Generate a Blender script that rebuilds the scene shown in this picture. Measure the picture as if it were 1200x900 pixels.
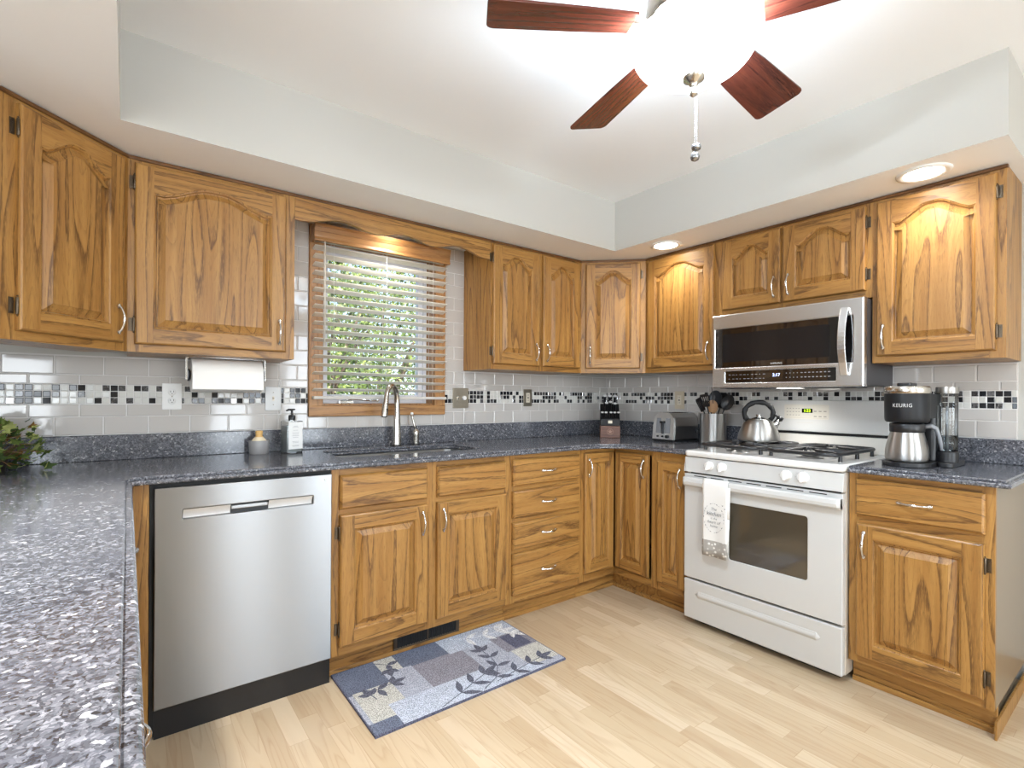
import bpy, bmesh, math, random
from mathutils import Vector, Matrix, Euler
random.seed(7)
PI = math.pi
for o in list(bpy.data.objects):
    bpy.data.objects.remove(o)
sc = bpy.context.scene
COL = sc.collection

# ------------------------------------------------------------------ camera
cam_d = bpy.data.cameras.new('camera')
cam = bpy.data.objects.new('camera', cam_d)
COL.objects.link(cam)
YAW, ROLL = math.radians(37.148), 0.006
fw = Vector((math.sin(YAW), math.cos(YAW), 0))
rt = Vector((math.cos(YAW), -math.sin(YAW), 0))
up = Vector((0, 0, 1))
r2 = rt * math.cos(ROLL) + up * math.sin(ROLL)
u2 = -rt * math.sin(ROLL) + up * math.cos(ROLL)
M = Matrix((r2, u2, -fw)).transposed().to_4x4()
M.translation = Vector((-3.034, -2.747, 1.189))
cam.matrix_world = M
cam_d.sensor_width = 36
cam_d.lens = 594.27 / 1200 * 36
cam_d.shift_y = 16.22 / 1200
cam_d.clip_start = 0.02
sc.camera = cam

# ------------------------------------------------------------------ exposure, world, sun, added window light
sc.view_settings.view_transform = 'Standard'
sc.view_settings.look = 'None'
sc.view_settings.gamma = 1
sc.view_settings.use_curve_mapping = False
sc.view_settings.exposure = 0.68
sc.cycles.use_denoising = True
sc.cycles.max_bounces = 8
sc.cycles.diffuse_bounces = 5
sc.cycles.glossy_bounces = 4
sc.cycles.transmission_bounces = 6
sc.cycles.transparent_max_bounces = 12
sc.cycles.sample_clamp_indirect = 6
sc.cycles.caustics_reflective = False
sc.cycles.caustics_refractive = False

FRONT_W, WEST_W, SUN_P, SKY_P = 38, 18, 7.0, 9.0
FAN_E, FAN_P, UP_P, CAN_P, ROOM_P, DOME_P = 5.0, 72, 44, 11, 26, 36

w = bpy.data.worlds.new('sky')
sc.world = w
w.use_nodes = True
nt = w.node_tree
sky = nt.nodes.new('ShaderNodeTexSky')
sky.sky_type = 'HOSEK_WILKIE'
sky.sun_direction = Vector((-0.3, -0.55, 0.78)).normalized()
sky.turbidity = 7
nt.links.new(sky.outputs[0], nt.nodes['Background'].inputs[0])
nt.nodes['Background'].inputs[1].default_value = SKY_P


def light(name, kind, loc, power, rot=(0, 0, 0), col=(1, 1, 1), **kw):
    l = bpy.data.lights.new(name, kind)
    l.energy = power
    l.color = col
    for k, v in kw.items():
        setattr(l, k, v)
    o = bpy.data.objects.new(name, l)
    o.location = loc
    o.rotation_euler = rot
    COL.objects.link(o)
    return o


sun = light('sun', 'SUN', (0, 0, 8), SUN_P, col=(1, .95, .86), angle=0.01)
sun.rotation_euler = Vector((0.3, 0.55, -0.78)).to_track_quat('-Z', 'Y').to_euler()
# fill lamps added outside unseen windows behind and left of the camera
FILL_COL = (0.78, 0.885, 1.0)
for i, (x, wd) in enumerate([(-1.78, 0.5), (-0.7, 0.6), (-4.6, 1.6)]):
    light('added_window_light', 'AREA', (x, -6.02, 1.25), FRONT_W * wd, rot=(PI / 2, 0, 0), col=FILL_COL, shape='RECTANGLE', size=wd, size_y=1.9)
light('added_window_light', 'AREA', (-6.52, -3.0, 1.35), WEST_W * 2.4, rot=(PI / 2, 0, -PI / 2), col=FILL_COL, shape='RECTANGLE', size=2.4, size_y=1.6)


# ------------------------------------------------------------------ materials
def S(r, g, b):
    f = lambda c: (c / 255 / 12.92) if c / 255 <= .04045 else ((c / 255 + .055) / 1.055) ** 2.4
    return (f(r), f(g), f(b), 1)


class NT:
    def __init__(s, name):
        s.m = bpy.data.materials.new(name)
        s.m.use_nodes = True
        s.t = s.m.node_tree
        s.b = s.t.nodes['Principled BSDF']

    def n(s, typ, ins=None, **kw):
        nd = s.t.nodes.new('ShaderNode' + typ)
        for k, v in kw.items():
            setattr(nd, k, v)
        for k, v in (ins or {}).items():
            if isinstance(v, bpy.types.NodeSocket):
                s.t.links.new(v, nd.inputs[k])
            else:
                nd.inputs[k].default_value = v
        return nd

    def math(s, op, a, b=0.0, c=None):
        ins = {0: a, 1: b}
        if c is not None:
            ins[2] = c
        return s.n('Math', ins, operation=op).outputs[0]

    def ramp(s, fac, stops, interp='LINEAR'):
        nd = s.n('ValToRGB', {0: fac})
        cr = nd.color_ramp
        cr.interpolation = interp
        while len(cr.elements) < len(stops):
            cr.elements.new(0.5)
        for e, (p, c) in zip(cr.elements, stops):
            e.position = p
            e.color = c
        return nd.outputs[0]

    def mix(s, fac, a, b, mode='MIX'):
        nd = s.n('Mix', data_type='RGBA', blend_type=mode)
        for k, v in ((0, fac), (6, a), (7, b)):
            if isinstance(v, bpy.types.NodeSocket):
                s.t.links.new(v, nd.inputs[k])
            else:
                nd.inputs[k].default_value = v
        return nd.outputs[2]

    def coords(s, scale=(1, 1, 1), rnd=0.0):
        tc = s.n('TexCoord').outputs['Object']
        if rnd:
            oi = s.n('ObjectInfo').outputs['Random']
            tc = s.n('VectorMath', {0: tc, 1: s.n('VectorMath', {0: (rnd, rnd * .71, rnd * 1.37), 'Scale': oi}, operation='SCALE').outputs[0]}, operation='ADD').outputs[0]
        return s.n('Mapping', {'Vector': tc, 'Scale': scale}).outputs[0]

    def set(s, **kw):
        names = dict(col='Base Color', rough='Roughness', metal='Metallic', spec='Specular IOR Level', coat='Coat Weight', coatr='Coat Roughness',
                     emit='Emission Color', es='Emission Strength', trans='Transmission Weight', aniso='Anisotropic', sub='Subsurface Weight', sheen='Sheen Weight', alpha='Alpha', ior='IOR')
        for k, v in kw.items():
            i = s.b.inputs[names[k]]
            if isinstance(v, bpy.types.NodeSocket):
                s.t.links.new(v, i)
            else:
                i.default_value = v
        return s.m

    def bump(s, h, strength=.2, dist=.002):
        s.t.links.new(s.n('Bump', {'Height': h, 'Strength': strength, 'Distance': dist}).outputs[0], s.b.inputs['Normal'])


def plain(name, col, rough=.5, **kw):
    return NT(name).set(col=col, rough=rough, **kw)


def oak(name, axis, light_c, mid_c, dark_c, rough=.36, k=8.0):
    N = NT(name)
    al, cr = .75, 11.0
    sc_ = {'X': (al, cr, cr), 'Z': (cr, cr, al), 'Y': (cr, al, cr)}[axis]
    v = N.coords(sc_, 9.0)
    base = N.n('TexNoise', {'Vector': v, 'Scale': 1.0, 'Detail': 1.2, 'Roughness': .45, 'Distortion': .25}).outputs[0]
    saw = N.math('FRACT', N.math('MULTIPLY', base, k))
    fs = {'X': (26, 330, 330), 'Z': (330, 330, 26), 'Y': (330, 26, 330)}[axis]
    pores = N.n('TexNoise', {'Vector': N.coords(fs, 9.0), 'Scale': 1.0, 'Detail': 2.0, 'Roughness': .6}).outputs[0]
    ms = {'X': (2, 45, 45), 'Z': (45, 45, 2), 'Y': (45, 2, 45)}[axis]
    medium = N.n('TexNoise', {'Vector': N.coords(ms, 9.0), 'Scale': 1.0, 'Detail': 2.0}).outputs[0]
    band = N.ramp(saw, [(0, (1, 1, 1, 1)), (.10, (.85, .85, .85, 1)), (.26, (.25, .25, .25, 1)), (.55, (.05, .05, .05, 1)), (.95, (0, 0, 0, 1)), (1, (.8, .8, .8, 1))])
    pm = N.ramp(pores, [(.36, (.25, .25, .25, 1)), (.52, (1.0, 1.0, 1.0, 1))])
    f = N.math('MULTIPLY', band, pm)
    fine = N.math('FRACT', N.math('MULTIPLY', base, k * 4.0))
    fb = N.math('MULTIPLY', N.ramp(fine, [(0, (1, 1, 1, 1)), (.35, (.1, .1, .1, 1)), (1, (0, 0, 0, 1))]), pm)
    c = N.mix(N.ramp(medium, [(.3, (0, 0, 0, 1)), (.7, (1, 1, 1, 1))]), light_c, mid_c)
    c = N.mix(N.math('MULTIPLY', f, .85), c, dark_c)
    c = N.mix(N.math('MULTIPLY', fb, .30), c, dark_c)
    c = N.mix(N.math('MULTIPLY', N.ramp(pores, [(.58, (0, 0, 0, 1)), (.70, (1, 1, 1, 1))]), .34), c, dark_c)
    N.bump(N.math('SUBTRACT', 1.0, f), .12, .001)
    return N.set(col=c, rough=rough, spec=.45)


OL, OM, OD = S(174, 130, 70), S(152, 107, 53), S(88, 57, 27)
oak_v = oak('honey_oak_vertical', 'Z', OL, OM, OD)
oak_h = oak('honey_oak_horizontal', 'X', OL, OM, OD)
oak_dark = oak('dark_brown_strip', 'X', S(118, 80, 44), S(100, 66, 34), S(62, 38, 18))  # darker brown oak for the crown strips
oak_trim = oak('window_oak', 'Z', S(182, 136, 86), S(168, 120, 70), S(118, 78, 44))
oak_trim_h = oak('window_oak_horizontal', 'X', S(182, 136, 86), S(168, 120, 70), S(118, 78, 44))
cherry = oak('cherry_blade_wood', 'X', S(112, 58, 42), S(92, 44, 34), S(58, 26, 23), rough=.25, k=8)
walnut = oak('brown_block_wood', 'X', S(120, 78, 58), S(100, 62, 46), S(70, 42, 32), rough=.4)


def granite():
    N = NT('blue_grey_granite')
    v = N.coords()
    wv = N.n('VectorMath', {0: v, 1: N.n('VectorMath', {0: N.n('TexNoise', {'Vector': v, 'Scale': 60.0, 'Detail': 2.0}).outputs['Color'], 'Scale': .014}, operation='SCALE').outputs[0]}, operation='ADD').outputs[0]
    c1 = N.n('TexVoronoi', {'Vector': wv, 'Scale': 165.0}).outputs['Color']
    c1 = N.n('SeparateColor', {0: c1}).outputs[0]
    c2 = N.n('TexVoronoi', {'Vector': wv, 'Scale': 340.0}).outputs['Color']
    c2 = N.n('SeparateColor', {0: c2}).outputs[1]
    a = N.ramp(c1, [(0, S(50, 51, 55)), (.2, S(78, 79, 84)), (.48, S(101, 102, 108)), (.74, S(124, 125, 131)), (.90, S(156, 156, 162)), (.97, S(206, 205, 205))], 'CONSTANT')
    b = N.ramp(c2, [(0, S(40, 41, 45)), (.3, S(76, 78, 84)), (.62, S(104, 106, 113)), (.88, S(150, 150, 156))], 'CONSTANT')
    big = N.n('TexNoise', {'Vector': v, 'Scale': 9.0, 'Detail': 3.0}).outputs[0]
    c = N.mix(.42, a, b)
    c = N.mix(N.ramp(big, [(.35, (0, 0, 0, 1)), (.7, (.35, .35, .35, 1))]), c, S(70, 72, 82))
    return N.set(col=c, rough=.13, spec=.6)


granite_m = granite()


def wallpaint(name, c, sc_=160, st=.05):
    N = NT(name)
    N.bump(N.n('TexNoise', {'Vector': N.coords(), 'Scale': float(sc_), 'Detail': 3.0}).outputs[0], st, .002)
    return N.set(col=c, rough=.6, spec=.3)


paint = wallpaint('pale_grey_wall_paint', S(188, 185, 178))
ceil_m = wallpaint('white_ceiling_paint', S(240, 240, 240), 220)
soffit_m = paint


def steel(name, col, rough, axis, aniso=False):
    N = NT(name)
    fs = {'X': (4, 900, 900), 'Z': (900, 900, 4), 'Y': (900, 4, 900)}[axis]
    f = N.n('TexNoise', {'Vector': N.coords(fs), 'Scale': 1.0, 'Detail': 2.0}).outputs[0]
    r = N.math('ADD', N.math('MULTIPLY', f, .12), rough - .06)
    if aniso:       # horizontal brushing spreads reflections up and down
        N.t.links.new(N.n('Tangent', direction_type='RADIAL', axis='Z').outputs[0], N.b.inputs['Tangent'])
        N.b.inputs['Anisotropic'].default_value = .95
        N.b.inputs['Anisotropic Rotation'].default_value = 0.25
    else:
        N.bump(f, .03, .0005)
    return N.set(col=col, rough=r, metal=1.0)


steel_x = steel('brushed_steel', S(148, 148, 148), .32, 'X', True)
steel_y = plain('brushed_steel_front', S(228, 229, 230), .27, metal=1.0)
steel_z = steel('polished_steel', S(186, 184, 181), .40, 'Z', True)
chrome = plain('chrome', S(222, 222, 222), .08, metal=1.0)
nickel = plain('brushed_nickel', S(196, 190, 180), .22, metal=1.0)
bronze = plain('dark_antique_bronze', S(100, 88, 74), .3, metal=.9)
pewter = plain('antique_pewter_plate', S(150, 142, 128), .35, metal=.9)
black = plain('black_plastic', S(22, 22, 24), .35)
blackm = plain('black_matte', S(18, 18, 19), .6)
charcoal = plain('charcoal_plastic', S(46, 47, 50), .38)
iron = plain('black_enamel_iron', S(30, 30, 32), .3)
blackglass = plain('black_glass', S(12, 12, 14), .04, spec=1.0, coat=1.0, coatr=.03)
enamel = plain('white_enamel', S(198, 197, 194), .16, spec=.5)
enamel2 = plain('off_white_enamel_side', S(196, 186, 172), .25)
white = plain('white_plastic', S(232, 231, 228), .3)
offw = plain('ivory_plastic', S(216, 206, 188), .35)
vinyl = plain('white_vinyl', S(226, 226, 232), .35)
paper = plain('white_paper', S(240, 238, 234), .9)
_n = NT('cream_blind_slat')
_t = _n.n('BsdfTranslucent', {0: S(250, 247, 240)})
_x = _n.n('MixShader', {0: .6, 1: _n.b.outputs[0], 2: _t.outputs[0]})
_n.t.links.new(_x.outputs[0], _n.t.nodes['Material Output'].inputs[0])
slat_m = _n.set(col=S(246, 244, 240), rough=.38)
taupe = plain('taupe_cabinet_side', S(128, 113, 93), .3)
grout_m = plain('light_grout', S(214, 211, 208), .8)
tile_m = NT('grey_subway_tile')
tile_m.bump(tile_m.n('TexNoise', {'Vector': tile_m.coords(), 'Scale': 12.0, 'Detail': 1.0}).outputs[0], .06, .004)
tile_m = tile_m.set(col=S(191, 186, 181), rough=.07, spec=.55)
mos_light = plain('pale_mosaic_glass', S(206, 204, 198), .12)
mos_dark = plain('black_mosaic_glass', S(30, 30, 33), .08, spec=.35)
_n = NT('dark_marble_mosaic')
mos_marble = _n.set(col=_n.ramp(_n.n('TexNoise', {'Vector': _n.coords(), 'Scale': 90.0, 'Detail': 4.0, 'Distortion': 1.0}).outputs[0], [(.35, S(36, 35, 37)), (.62, S(92, 90, 90)), (.75, S(180, 178, 174))]), rough=.12)
mos_metal = plain('silver_mosaic', S(190, 190, 192), .18, metal=1.0)


def floor_mat():
    N = NT('light_oak_laminate')
    tc = N.n('TexCoord').outputs['Object']
    sp = N.n('SeparateXYZ', {0: tc})
    xs = N.math('DIVIDE', sp.outputs[0], .0665)
    ix = N.math('FLOOR', xs)
    off = N.n('TexWhiteNoise', {'W': ix}, noise_dimensions='1D').outputs[0]
    ys = N.math('ADD', N.math('DIVIDE', sp.outputs[1], .52), N.math('MULTIPLY', off, 7.3))
    iy = N.math('FLOOR', ys)
    cell = N.n('CombineXYZ', {0: ix, 1: iy, 2: 0.0}).outputs[0]
    rnd = N.n('TexWhiteNoise', {'Vector': cell}, noise_dimensions='2D')
    shift = N.n('VectorMath', {0: rnd.outputs['Color'], 'Scale': 40.0}, operation='SCALE').outputs[0]
    gv = N.n('VectorMath', {0: N.n('Mapping', {'Vector': tc, 'Scale': (14, 1.4, 1)}).outputs[0], 1: shift}, operation='ADD').outputs[0]
    g1 = N.n('TexNoise', {'Vector': gv, 'Scale': 1.0, 'Detail': 1.5, 'Distortion': .3}).outputs[0]
    saw = N.math('FRACT', N.math('MULTIPLY', g1, 8.0))
    gv2 = N.n('VectorMath', {0: N.n('Mapping', {'Vector': tc, 'Scale': (260, 6, 1)}).outputs[0], 1: shift}, operation='ADD').outputs[0]
    g2 = N.n('TexNoise', {'Vector': gv2, 'Scale': 1.0, 'Detail': 2.0}).outputs[0]
    basec = N.ramp(rnd.outputs[0], [(0, S(181, 158, 128)), (.4, S(189, 168, 138)), (.75, S(196, 176, 147)), (1, S(203, 184, 157))])
    band = N.ramp(saw, [(0, (1, 1, 1, 1)), (.3, (.25, .25, .25, 1)), (.85, (0, 0, 0, 1)), (1, (.8, .8, .8, 1))])
    m = N.math('MULTIPLY', N.math('MULTIPLY', band, g2), .62)
    c = N.mix(m, basec, S(156, 122, 90))
    # thin seams between the boards
    fx = N.math('FRACT', xs)
    fy = N.math('FRACT', ys)
    ex = N.math('MAXIMUM', N.math('LESS_THAN', fx, .02), N.math('LESS_THAN', fy, .004))
    c = N.mix(N.math('MULTIPLY', ex, .35), c, S(140, 104, 70))
    return N.set(col=c, rough=.3, spec=.4)


floor_m = floor_mat()


def emis(name, col, s, base=None):
    return NT(name).set(col=base or col, emit=col, es=s, rough=.4)


def glass_mat(name, tint=(1, 1, 1, 1), gl=.08):
    N = NT(name)
    t = N.n('BsdfTransparent', {0: tint})
    g = N.n('BsdfGlossy', {0: (1, 1, 1, 1), 1: .02})
    fr = N.n('Fresnel', {0: 1.45})
    mx = N.n('MixShader', {0: N.math('MULTIPLY', fr.outputs[0], 1.0 if gl > .05 else .4), 1: t.outputs[0], 2: g.outputs[0]})
    N.t.links.new(mx.outputs[0], N.t.nodes['Material Output'].inputs[0])
    return N.m


glass = glass_mat('clear_glass')
acrylic = glass_mat('clear_acrylic', (.93, .95, .95, 1))
ovenglass = glass_mat('smoked_oven_glass', (.30, .28, .26, 1))
bowl_m = emis('lit_frosted_glass', (.80, .90, 1, 1), FAN_E, (.9, .9, .88, 1))
can_lens = emis('lit_recessed_lens', (1, .95, .86, 1), 14)


def leaf_mat(name, c):
    N = NT(name)
    d = N.n('BsdfDiffuse', {0: c})
    t = N.n('BsdfTranslucent', {0: c})
    mx = N.n('MixShader', {0: .35, 1: d.outputs[0], 2: t.outputs[0]})
    N.t.links.new(mx.outputs[0], N.t.nodes['Material Output'].inputs[0])
    return N.m


# ------------------------------------------------------------------ mesh helpers
class MB:
    def __init__(s):
        s.v, s.f, s.mi, s.sm = [], [], [], []

    def add(s, vs, fs, m=0, smooth=False):
        k = len(s.v)
        s.v += [tuple(p) for p in vs]
        for f in fs:
            s.f.append([i + k for i in f])
            s.mi.append(m)
            s.sm.append(smooth)
        return s

    def box(s, x0, x1, y0, y1, z0, z1, m=0, mat4=None):
        if x0 > x1: x0, x1 = x1, x0
        if y0 > y1: y0, y1 = y1, y0
        if z0 > z1: z0, z1 = z1, z0
        vs = [Vector((x, y, z)) for x in (x0, x1) for y in (y0, y1) for z in (z0, z1)]
        if mat4: vs = [mat4 @ p for p in vs]
        return s.add(vs, [(0, 1, 3, 2), (4, 6, 7, 5), (0, 4, 5, 1), (2, 3, 7, 6), (0, 2, 6, 4), (1, 5, 7, 3)], m)

    def quad(s, a, b, c, d, m=0):
        return s.add([a, b, c, d], [(0, 1, 2, 3)], m)

    def tube(s, pts, rad, n=10, m=0, caps=True, flat=1.0, smooth=True):
        pts = [Vector(p) for p in pts]
        if not hasattr(rad, '__len__'): rad = [rad] * len(pts)
        vs, fs = [], []
        prev = None
        for i, p in enumerate(pts):
            t = (pts[min(i + 1, len(pts) - 1)] - pts[max(i - 1, 0)]).normalized()
            if prev is None:
                a = Vector((0, 0, 1)) if abs(t.z) < .9 else Vector((1, 0, 0))
                nrm = t.cross(a).normalized()
            else:
                nrm = (prev - t * prev.dot(t)).normalized()
            prev = nrm
            bn = t.cross(nrm)
            for k in range(n):
                a = 2 * PI * k / n
                vs.append(p + nrm * (math.cos(a) * rad[i]) + bn * (math.sin(a) * rad[i] * flat))
        for i in range(len(pts) - 1):
            for k in range(n):
                fs.append((i * n + k, i * n + (k + 1) % n, (i + 1) * n + (k + 1) % n, (i + 1) * n + k))
        s.add(vs, fs, m, smooth)
        if caps:
            b = len(s.v) - len(vs)
            s.f.append([b + k for k in range(n)][::-1]); s.mi.append(m); s.sm.append(False)
            s.f.append([b + (len(pts) - 1) * n + k for k in range(n)]); s.mi.append(m); s.sm.append(False)
        return s

    def lathe(s, prof, c=(0, 0, 0), n=32, m=0, axis='Z', smooth=True, cap0=True, cap1=True, mat4=None, wob=None):
        vs, fs = [], []
        for r, h in prof:
            for k in range(n):
                a = 2 * PI * k / n
                rr = r * (wob(a, h) if wob else 1)
                p = Vector((rr * math.cos(a), rr * math.sin(a), h))
                if axis == 'X': p = Vector((p.z, p.x, p.y))
                if axis == 'Y': p = Vector((p.y, p.z, p.x))
                p = p + Vector(c)
                vs.append(mat4 @ p if mat4 else p)
        for i in range(len(prof) - 1):
            for k in range(n):
                fs.append((i * n + k, i * n + (k + 1) % n, (i + 1) * n + (k + 1) % n, (i + 1) * n + k))
        b = len(s.v)
        s.add(vs, fs, m, smooth)
        if cap0: s.f.append([b + k for k in range(n)][::-1]); s.mi.append(m); s.sm.append(False)
        if cap1: s.f.append([b + (len(prof) - 1) * n + k for k in range(n)]); s.mi.append(m); s.sm.append(False)
        return s

    def mesh(s, me, m=0, mat4=None, smooth=False):
        vs = [mat4 @ v.co if mat4 else v.co.copy() for v in me.vertices]
        s.add(vs, [list(p.vertices) for p in me.polygons], m, smooth)
        return s

    def build(s, name, mats, parent=None, loc=(0, 0, 0), rot=(0, 0, 0), bevel=0, seg=2, sharp=None):
        me = bpy.data.meshes.new(name)
        me.from_pydata(s.v, [], s.f)
        if not isinstance(mats, (list, tuple)): mats = [mats]
        for m_ in mats: me.materials.append(m_)
        for p, mi, sm in zip(me.polygons, s.mi, s.sm):
            p.material_index = mi
            p.use_smooth = sm
        me.update()
        if sharp and any(s.sm): me.set_sharp_from_angle(angle=math.radians(sharp))
        o = bpy.data.objects.new(name, me)
        COL.objects.link(o)
        o.location = loc
        o.rotation_euler = rot
        if parent: o.parent = parent
        if bevel:
            b = o.modifiers.new('bevel', 'BEVEL')
            b.width = bevel
            b.segments = seg
            b.limit_method = 'ANGLE'
            b.angle_limit = math.radians(40)
        return o


def plate_mesh(outline, holes=(), t=.01, bevel=0.0, res=2):
    """extruded flat outline (with holes); z from 0 to t"""
    cu = bpy.data.curves.new('plate_curve', 'CURVE')
    cu.dimensions = '2D'
    cu.fill_mode = 'BOTH'
    for pts in [outline] + list(holes):
        sp = cu.splines.new('POLY')
        sp.points.add(len(pts) - 1)
        for p, (x, y) in zip(sp.points, pts): p.co = (x, y, 0, 1)
        sp.use_cyclic_u = True
    cu.extrude = t / 2 - bevel
    cu.bevel_depth = bevel
    cu.bevel_resolution = res
    cu.offset = -bevel
    ob = bpy.data.objects.new('plate_curve', cu)
    COL.objects.link(ob)
    dg = bpy.context.evaluated_depsgraph_get()
    me = bpy.data.meshes.new_from_object(ob.evaluated_get(dg))
    bpy.data.objects.remove(ob)
    bpy.data.curves.remove(cu)
    for v in me.vertices: v.co.z += t / 2
    return me


def text_mesh(txt, size, ext=.0003, align='CENTER', shear=0.0, space=1.0):
    cu = bpy.data.curves.new('lettering', 'FONT')
    cu.body = txt
    cu.size = size
    cu.extrude = ext
    cu.align_x = align
    cu.align_y = 'CENTER'
    cu.shear = shear
    cu.space_character = space
    cu.resolution_u = 3
    ob = bpy.data.objects.new('lettering', cu)
    COL.objects.link(ob)
    dg = bpy.context.evaluated_depsgraph_get()
    me = bpy.data.meshes.new_from_object(ob.evaluated_get(dg))
    bpy.data.objects.remove(ob)
    bpy.data.curves.remove(cu)
    return me


def face_mat(loc, facing):
    """lettering lying in XY -> standing on a surface facing -Y (facing 0), -X (-90 deg) ..."""
    return Matrix.Translation(loc) @ Matrix.Rotation(facing, 4, 'Z') @ Matrix.Rotation(PI / 2, 4, 'X')


def rrect(x0, x1, y0, y1, r, n=5):
    out = []
    for cx, cy, a0 in ((x1 - r, y1 - r, 0), (x0 + r, y1 - r, 90), (x0 + r, y0 + r, 180), (x1 - r, y0 + r, 270)):
        for k in range(n + 1):
            a = math.radians(a0 + 90 * k / n)
            out.append((cx + r * math.cos(a), cy + r * math.sin(a)))
    return out


def tag(o, label=None, cat=None, group=None, kind=None):
    if label: o['label'] = label
    if cat: o['category'] = cat
    if group: o['group'] = group
    if kind: o['kind'] = kind
    return o


def thing(name, label, cat, loc=(0, 0, 0), rz=0.0, group=None):
    o = bpy.data.objects.new(name, None)
    o.empty_display_size = .05
    COL.objects.link(o)
    o.location = loc
    o.rotation_euler = (0, 0, rz)
    return tag(o, label, cat, group)


def copy_tree(o, parent=None):
    c = o.copy()
    COL.objects.link(c)
    c.parent = parent
    for ch in list(o.children): copy_tree(ch, c)
    return c


def struct(o, label, cat):
    return tag(o, label, cat, kind='structure')
# ================================================================== THE ROOM
ZC, ZS, CT, CB = 2.421, 2.115, .915, .887      # ceiling, soffit underside, countertop, counter underside
struct(MB().box(-6.6, .1, -6.1, .15, -.1, 0).build('floor', floor_m), 'light oak strip laminate floor running towards the sink wall', 'floor')
struct(MB().box(-6.6, .1, -6.1, .15, ZC, ZC + .12).build('ceiling', ceil_m), 'white flat ceiling above the kitchen', 'ceiling')
WX0, WX1, WZ0, WZ1 = -2.222, -1.55, 1.14, 2.03    # kitchen window opening
m = MB()
m.box(-6.6, WX0, 0, .15, 0, ZC); m.box(WX1, .1, 0, .15, 0, ZC); m.box(WX0, WX1, 0, .15, 0, WZ0); m.box(WX0, WX1, 0, .15, WZ1, ZC)
struct(m.build('wall_back', paint), 'pale grey wall behind the sink with the window in it', 'wall')
struct(MB().box(0, .1, -6.1, 0, 0, ZC).build('wall_right', paint), 'pale grey wall behind the stove', 'wall')
struct(MB().box(-3.78, -3.665, -1.0, 0, 0, ZS).build('wall_left', paint), 'short wall at the left end of the sink counter', 'wall')
m = MB()
m.box(-6.6, -6.5, -6.1, -4.2, 0, ZC); m.box(-6.6, -6.5, -1.8, 0, 0, ZC); m.box(-6.6, -6.5, -4.2, -1.8, 0, .55); m.box(-6.6, -6.5, -4.2, -1.8, 2.15, ZC)
struct(m.build('wall_west', paint), 'far left wall of the adjoining room with a window', 'wall')
m = MB()
holes = [(-5.4, -3.8), (-2.03, -1.53), (-1.0, -.4)]
xs = [-6.5] + [v for h in holes for v in h] + [0]
for i in range(0, len(xs), 2): m.box(xs[i], xs[i + 1], -6.1, -6.0, 0, ZC)
for a, b in holes: m.box(a, b, -6.1, -6.0, 0, .3); m.box(a, b, -6.1, -6.0, 2.2, ZC)
struct(m.build('wall_front', paint), 'wall behind the viewer with tall windows', 'wall')
m = MB()
m.box(-3.78, 0, -.593, 0, ZS, ZC); m.box(-.597, 0, -2.38, -.593, ZS, ZC); m.box(-3.78, -3.059, -4.2, -.593, ZS, ZC)
so = m.build('ceiling_soffit', [soffit_m, ceil_m])
for p in so.data.polygons:
    if p.normal.z < -.5: p.material_index = 1
struct(so, 'boxed soffit running round above the wall cabinets', 'soffit')
struct(MB().box(-.014, 0, -6.0, -2.36, 0, .09).box(-.024, 0, -6.0, -2.36, 0, .018).build('baseboard_right', oak_h, bevel=.003), 'oak baseboard along the wall past the right cabinet', 'baseboard')

# ------------------------------------------------------------------ window
win = struct(thing('window_1', None, None, (0, 0, 0)), 'oak trimmed window over the sink looking out on shrubs', 'window')
CW = .066
m = MB()
m.box(WX0 - CW, WX0 + .004, -.024, 0, WZ0 - .052, WZ1 + .055).box(WX1 - .004, WX1 + CW, -.024, 0, WZ0 - .052, WZ1 + .055)
m.build('side_casing', oak_trim, win, bevel=.005)
m = MB()
m.box(WX0 - CW, WX1 + CW, -.026, 0, WZ0 - .055, WZ0 + .003).box(WX0 - CW, WX1 + CW, -.026, 0, WZ1 - .003, WZ1 + .058)
m.build('rail_casing', oak_trim_h, win, bevel=.005)
m = MB()
m.box(WX0, WX0 + .012, 0, .15, WZ0, WZ1).box(WX1 - .012, WX1, 0, .15, WZ0, WZ1)
m.box(WX0 + .012, WX1 - .012, 0, .15, WZ0, WZ0 + .012).box(WX0 + .012, WX1 - .012, 0, .15, WZ1 - .012, WZ1)
m.build('jamb', oak_trim, win)
m = MB()
a, b, c, d = WX0 + .012, WX1 - .012, WZ0 + .012, WZ1 - .012
for t, y0, y1 in ((.022, .075, .15), (.05, .09, .13)):
    m.box(a, a + t, y0, y1, c, d).box(b - t, b, y0, y1, c, d).box(a + t, b - t, y0, y1, c, c + t).box(a + t, b - t, y0, y1, d - t, d)
m.build('sash', vinyl, win, bevel=.003)
MB().box(a + .05, b - .05, .108, .112, c + .05, d - .05).build('pane', glass, win)
m = MB()
m.box(-2.11, -2.03, .035, .075, c, c + .016)
m.tube([(-2.07, .05, c + .02), (-2.03, .03, c + .026), (-1.93, .02, c + .018), (-1.90, .02, c + .018)], .006)
m.lathe([(0.001, 0), (.009, .004), (.009, .02), (.001, .024)], (-1.90, .02, c + .01), 12)
m.build('crank', chrome, win, bevel=.002)

# ------------------------------------------------------------------ tiled backsplash
ROWS = [(1.0245, 1.0995, 0), (1.1005, 1.1515, 1), (1.2335, 1.2725, 1), (1.2740, 1.3490, 0), (1.3505, 1.4255, 1), (1.4270, 1.5020, 0),
        (1.5035, 1.5785, 1), (1.5800, 1.6550, 0), (1.6565, 1.7315, 1), (1.7330, 1.8080, 0), (1.8095, 1.8845, 1), (1.8860, 1.9610, 0), (1.9625, 2.0375, 1), (2.0390, 2.112, 0)]


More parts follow.
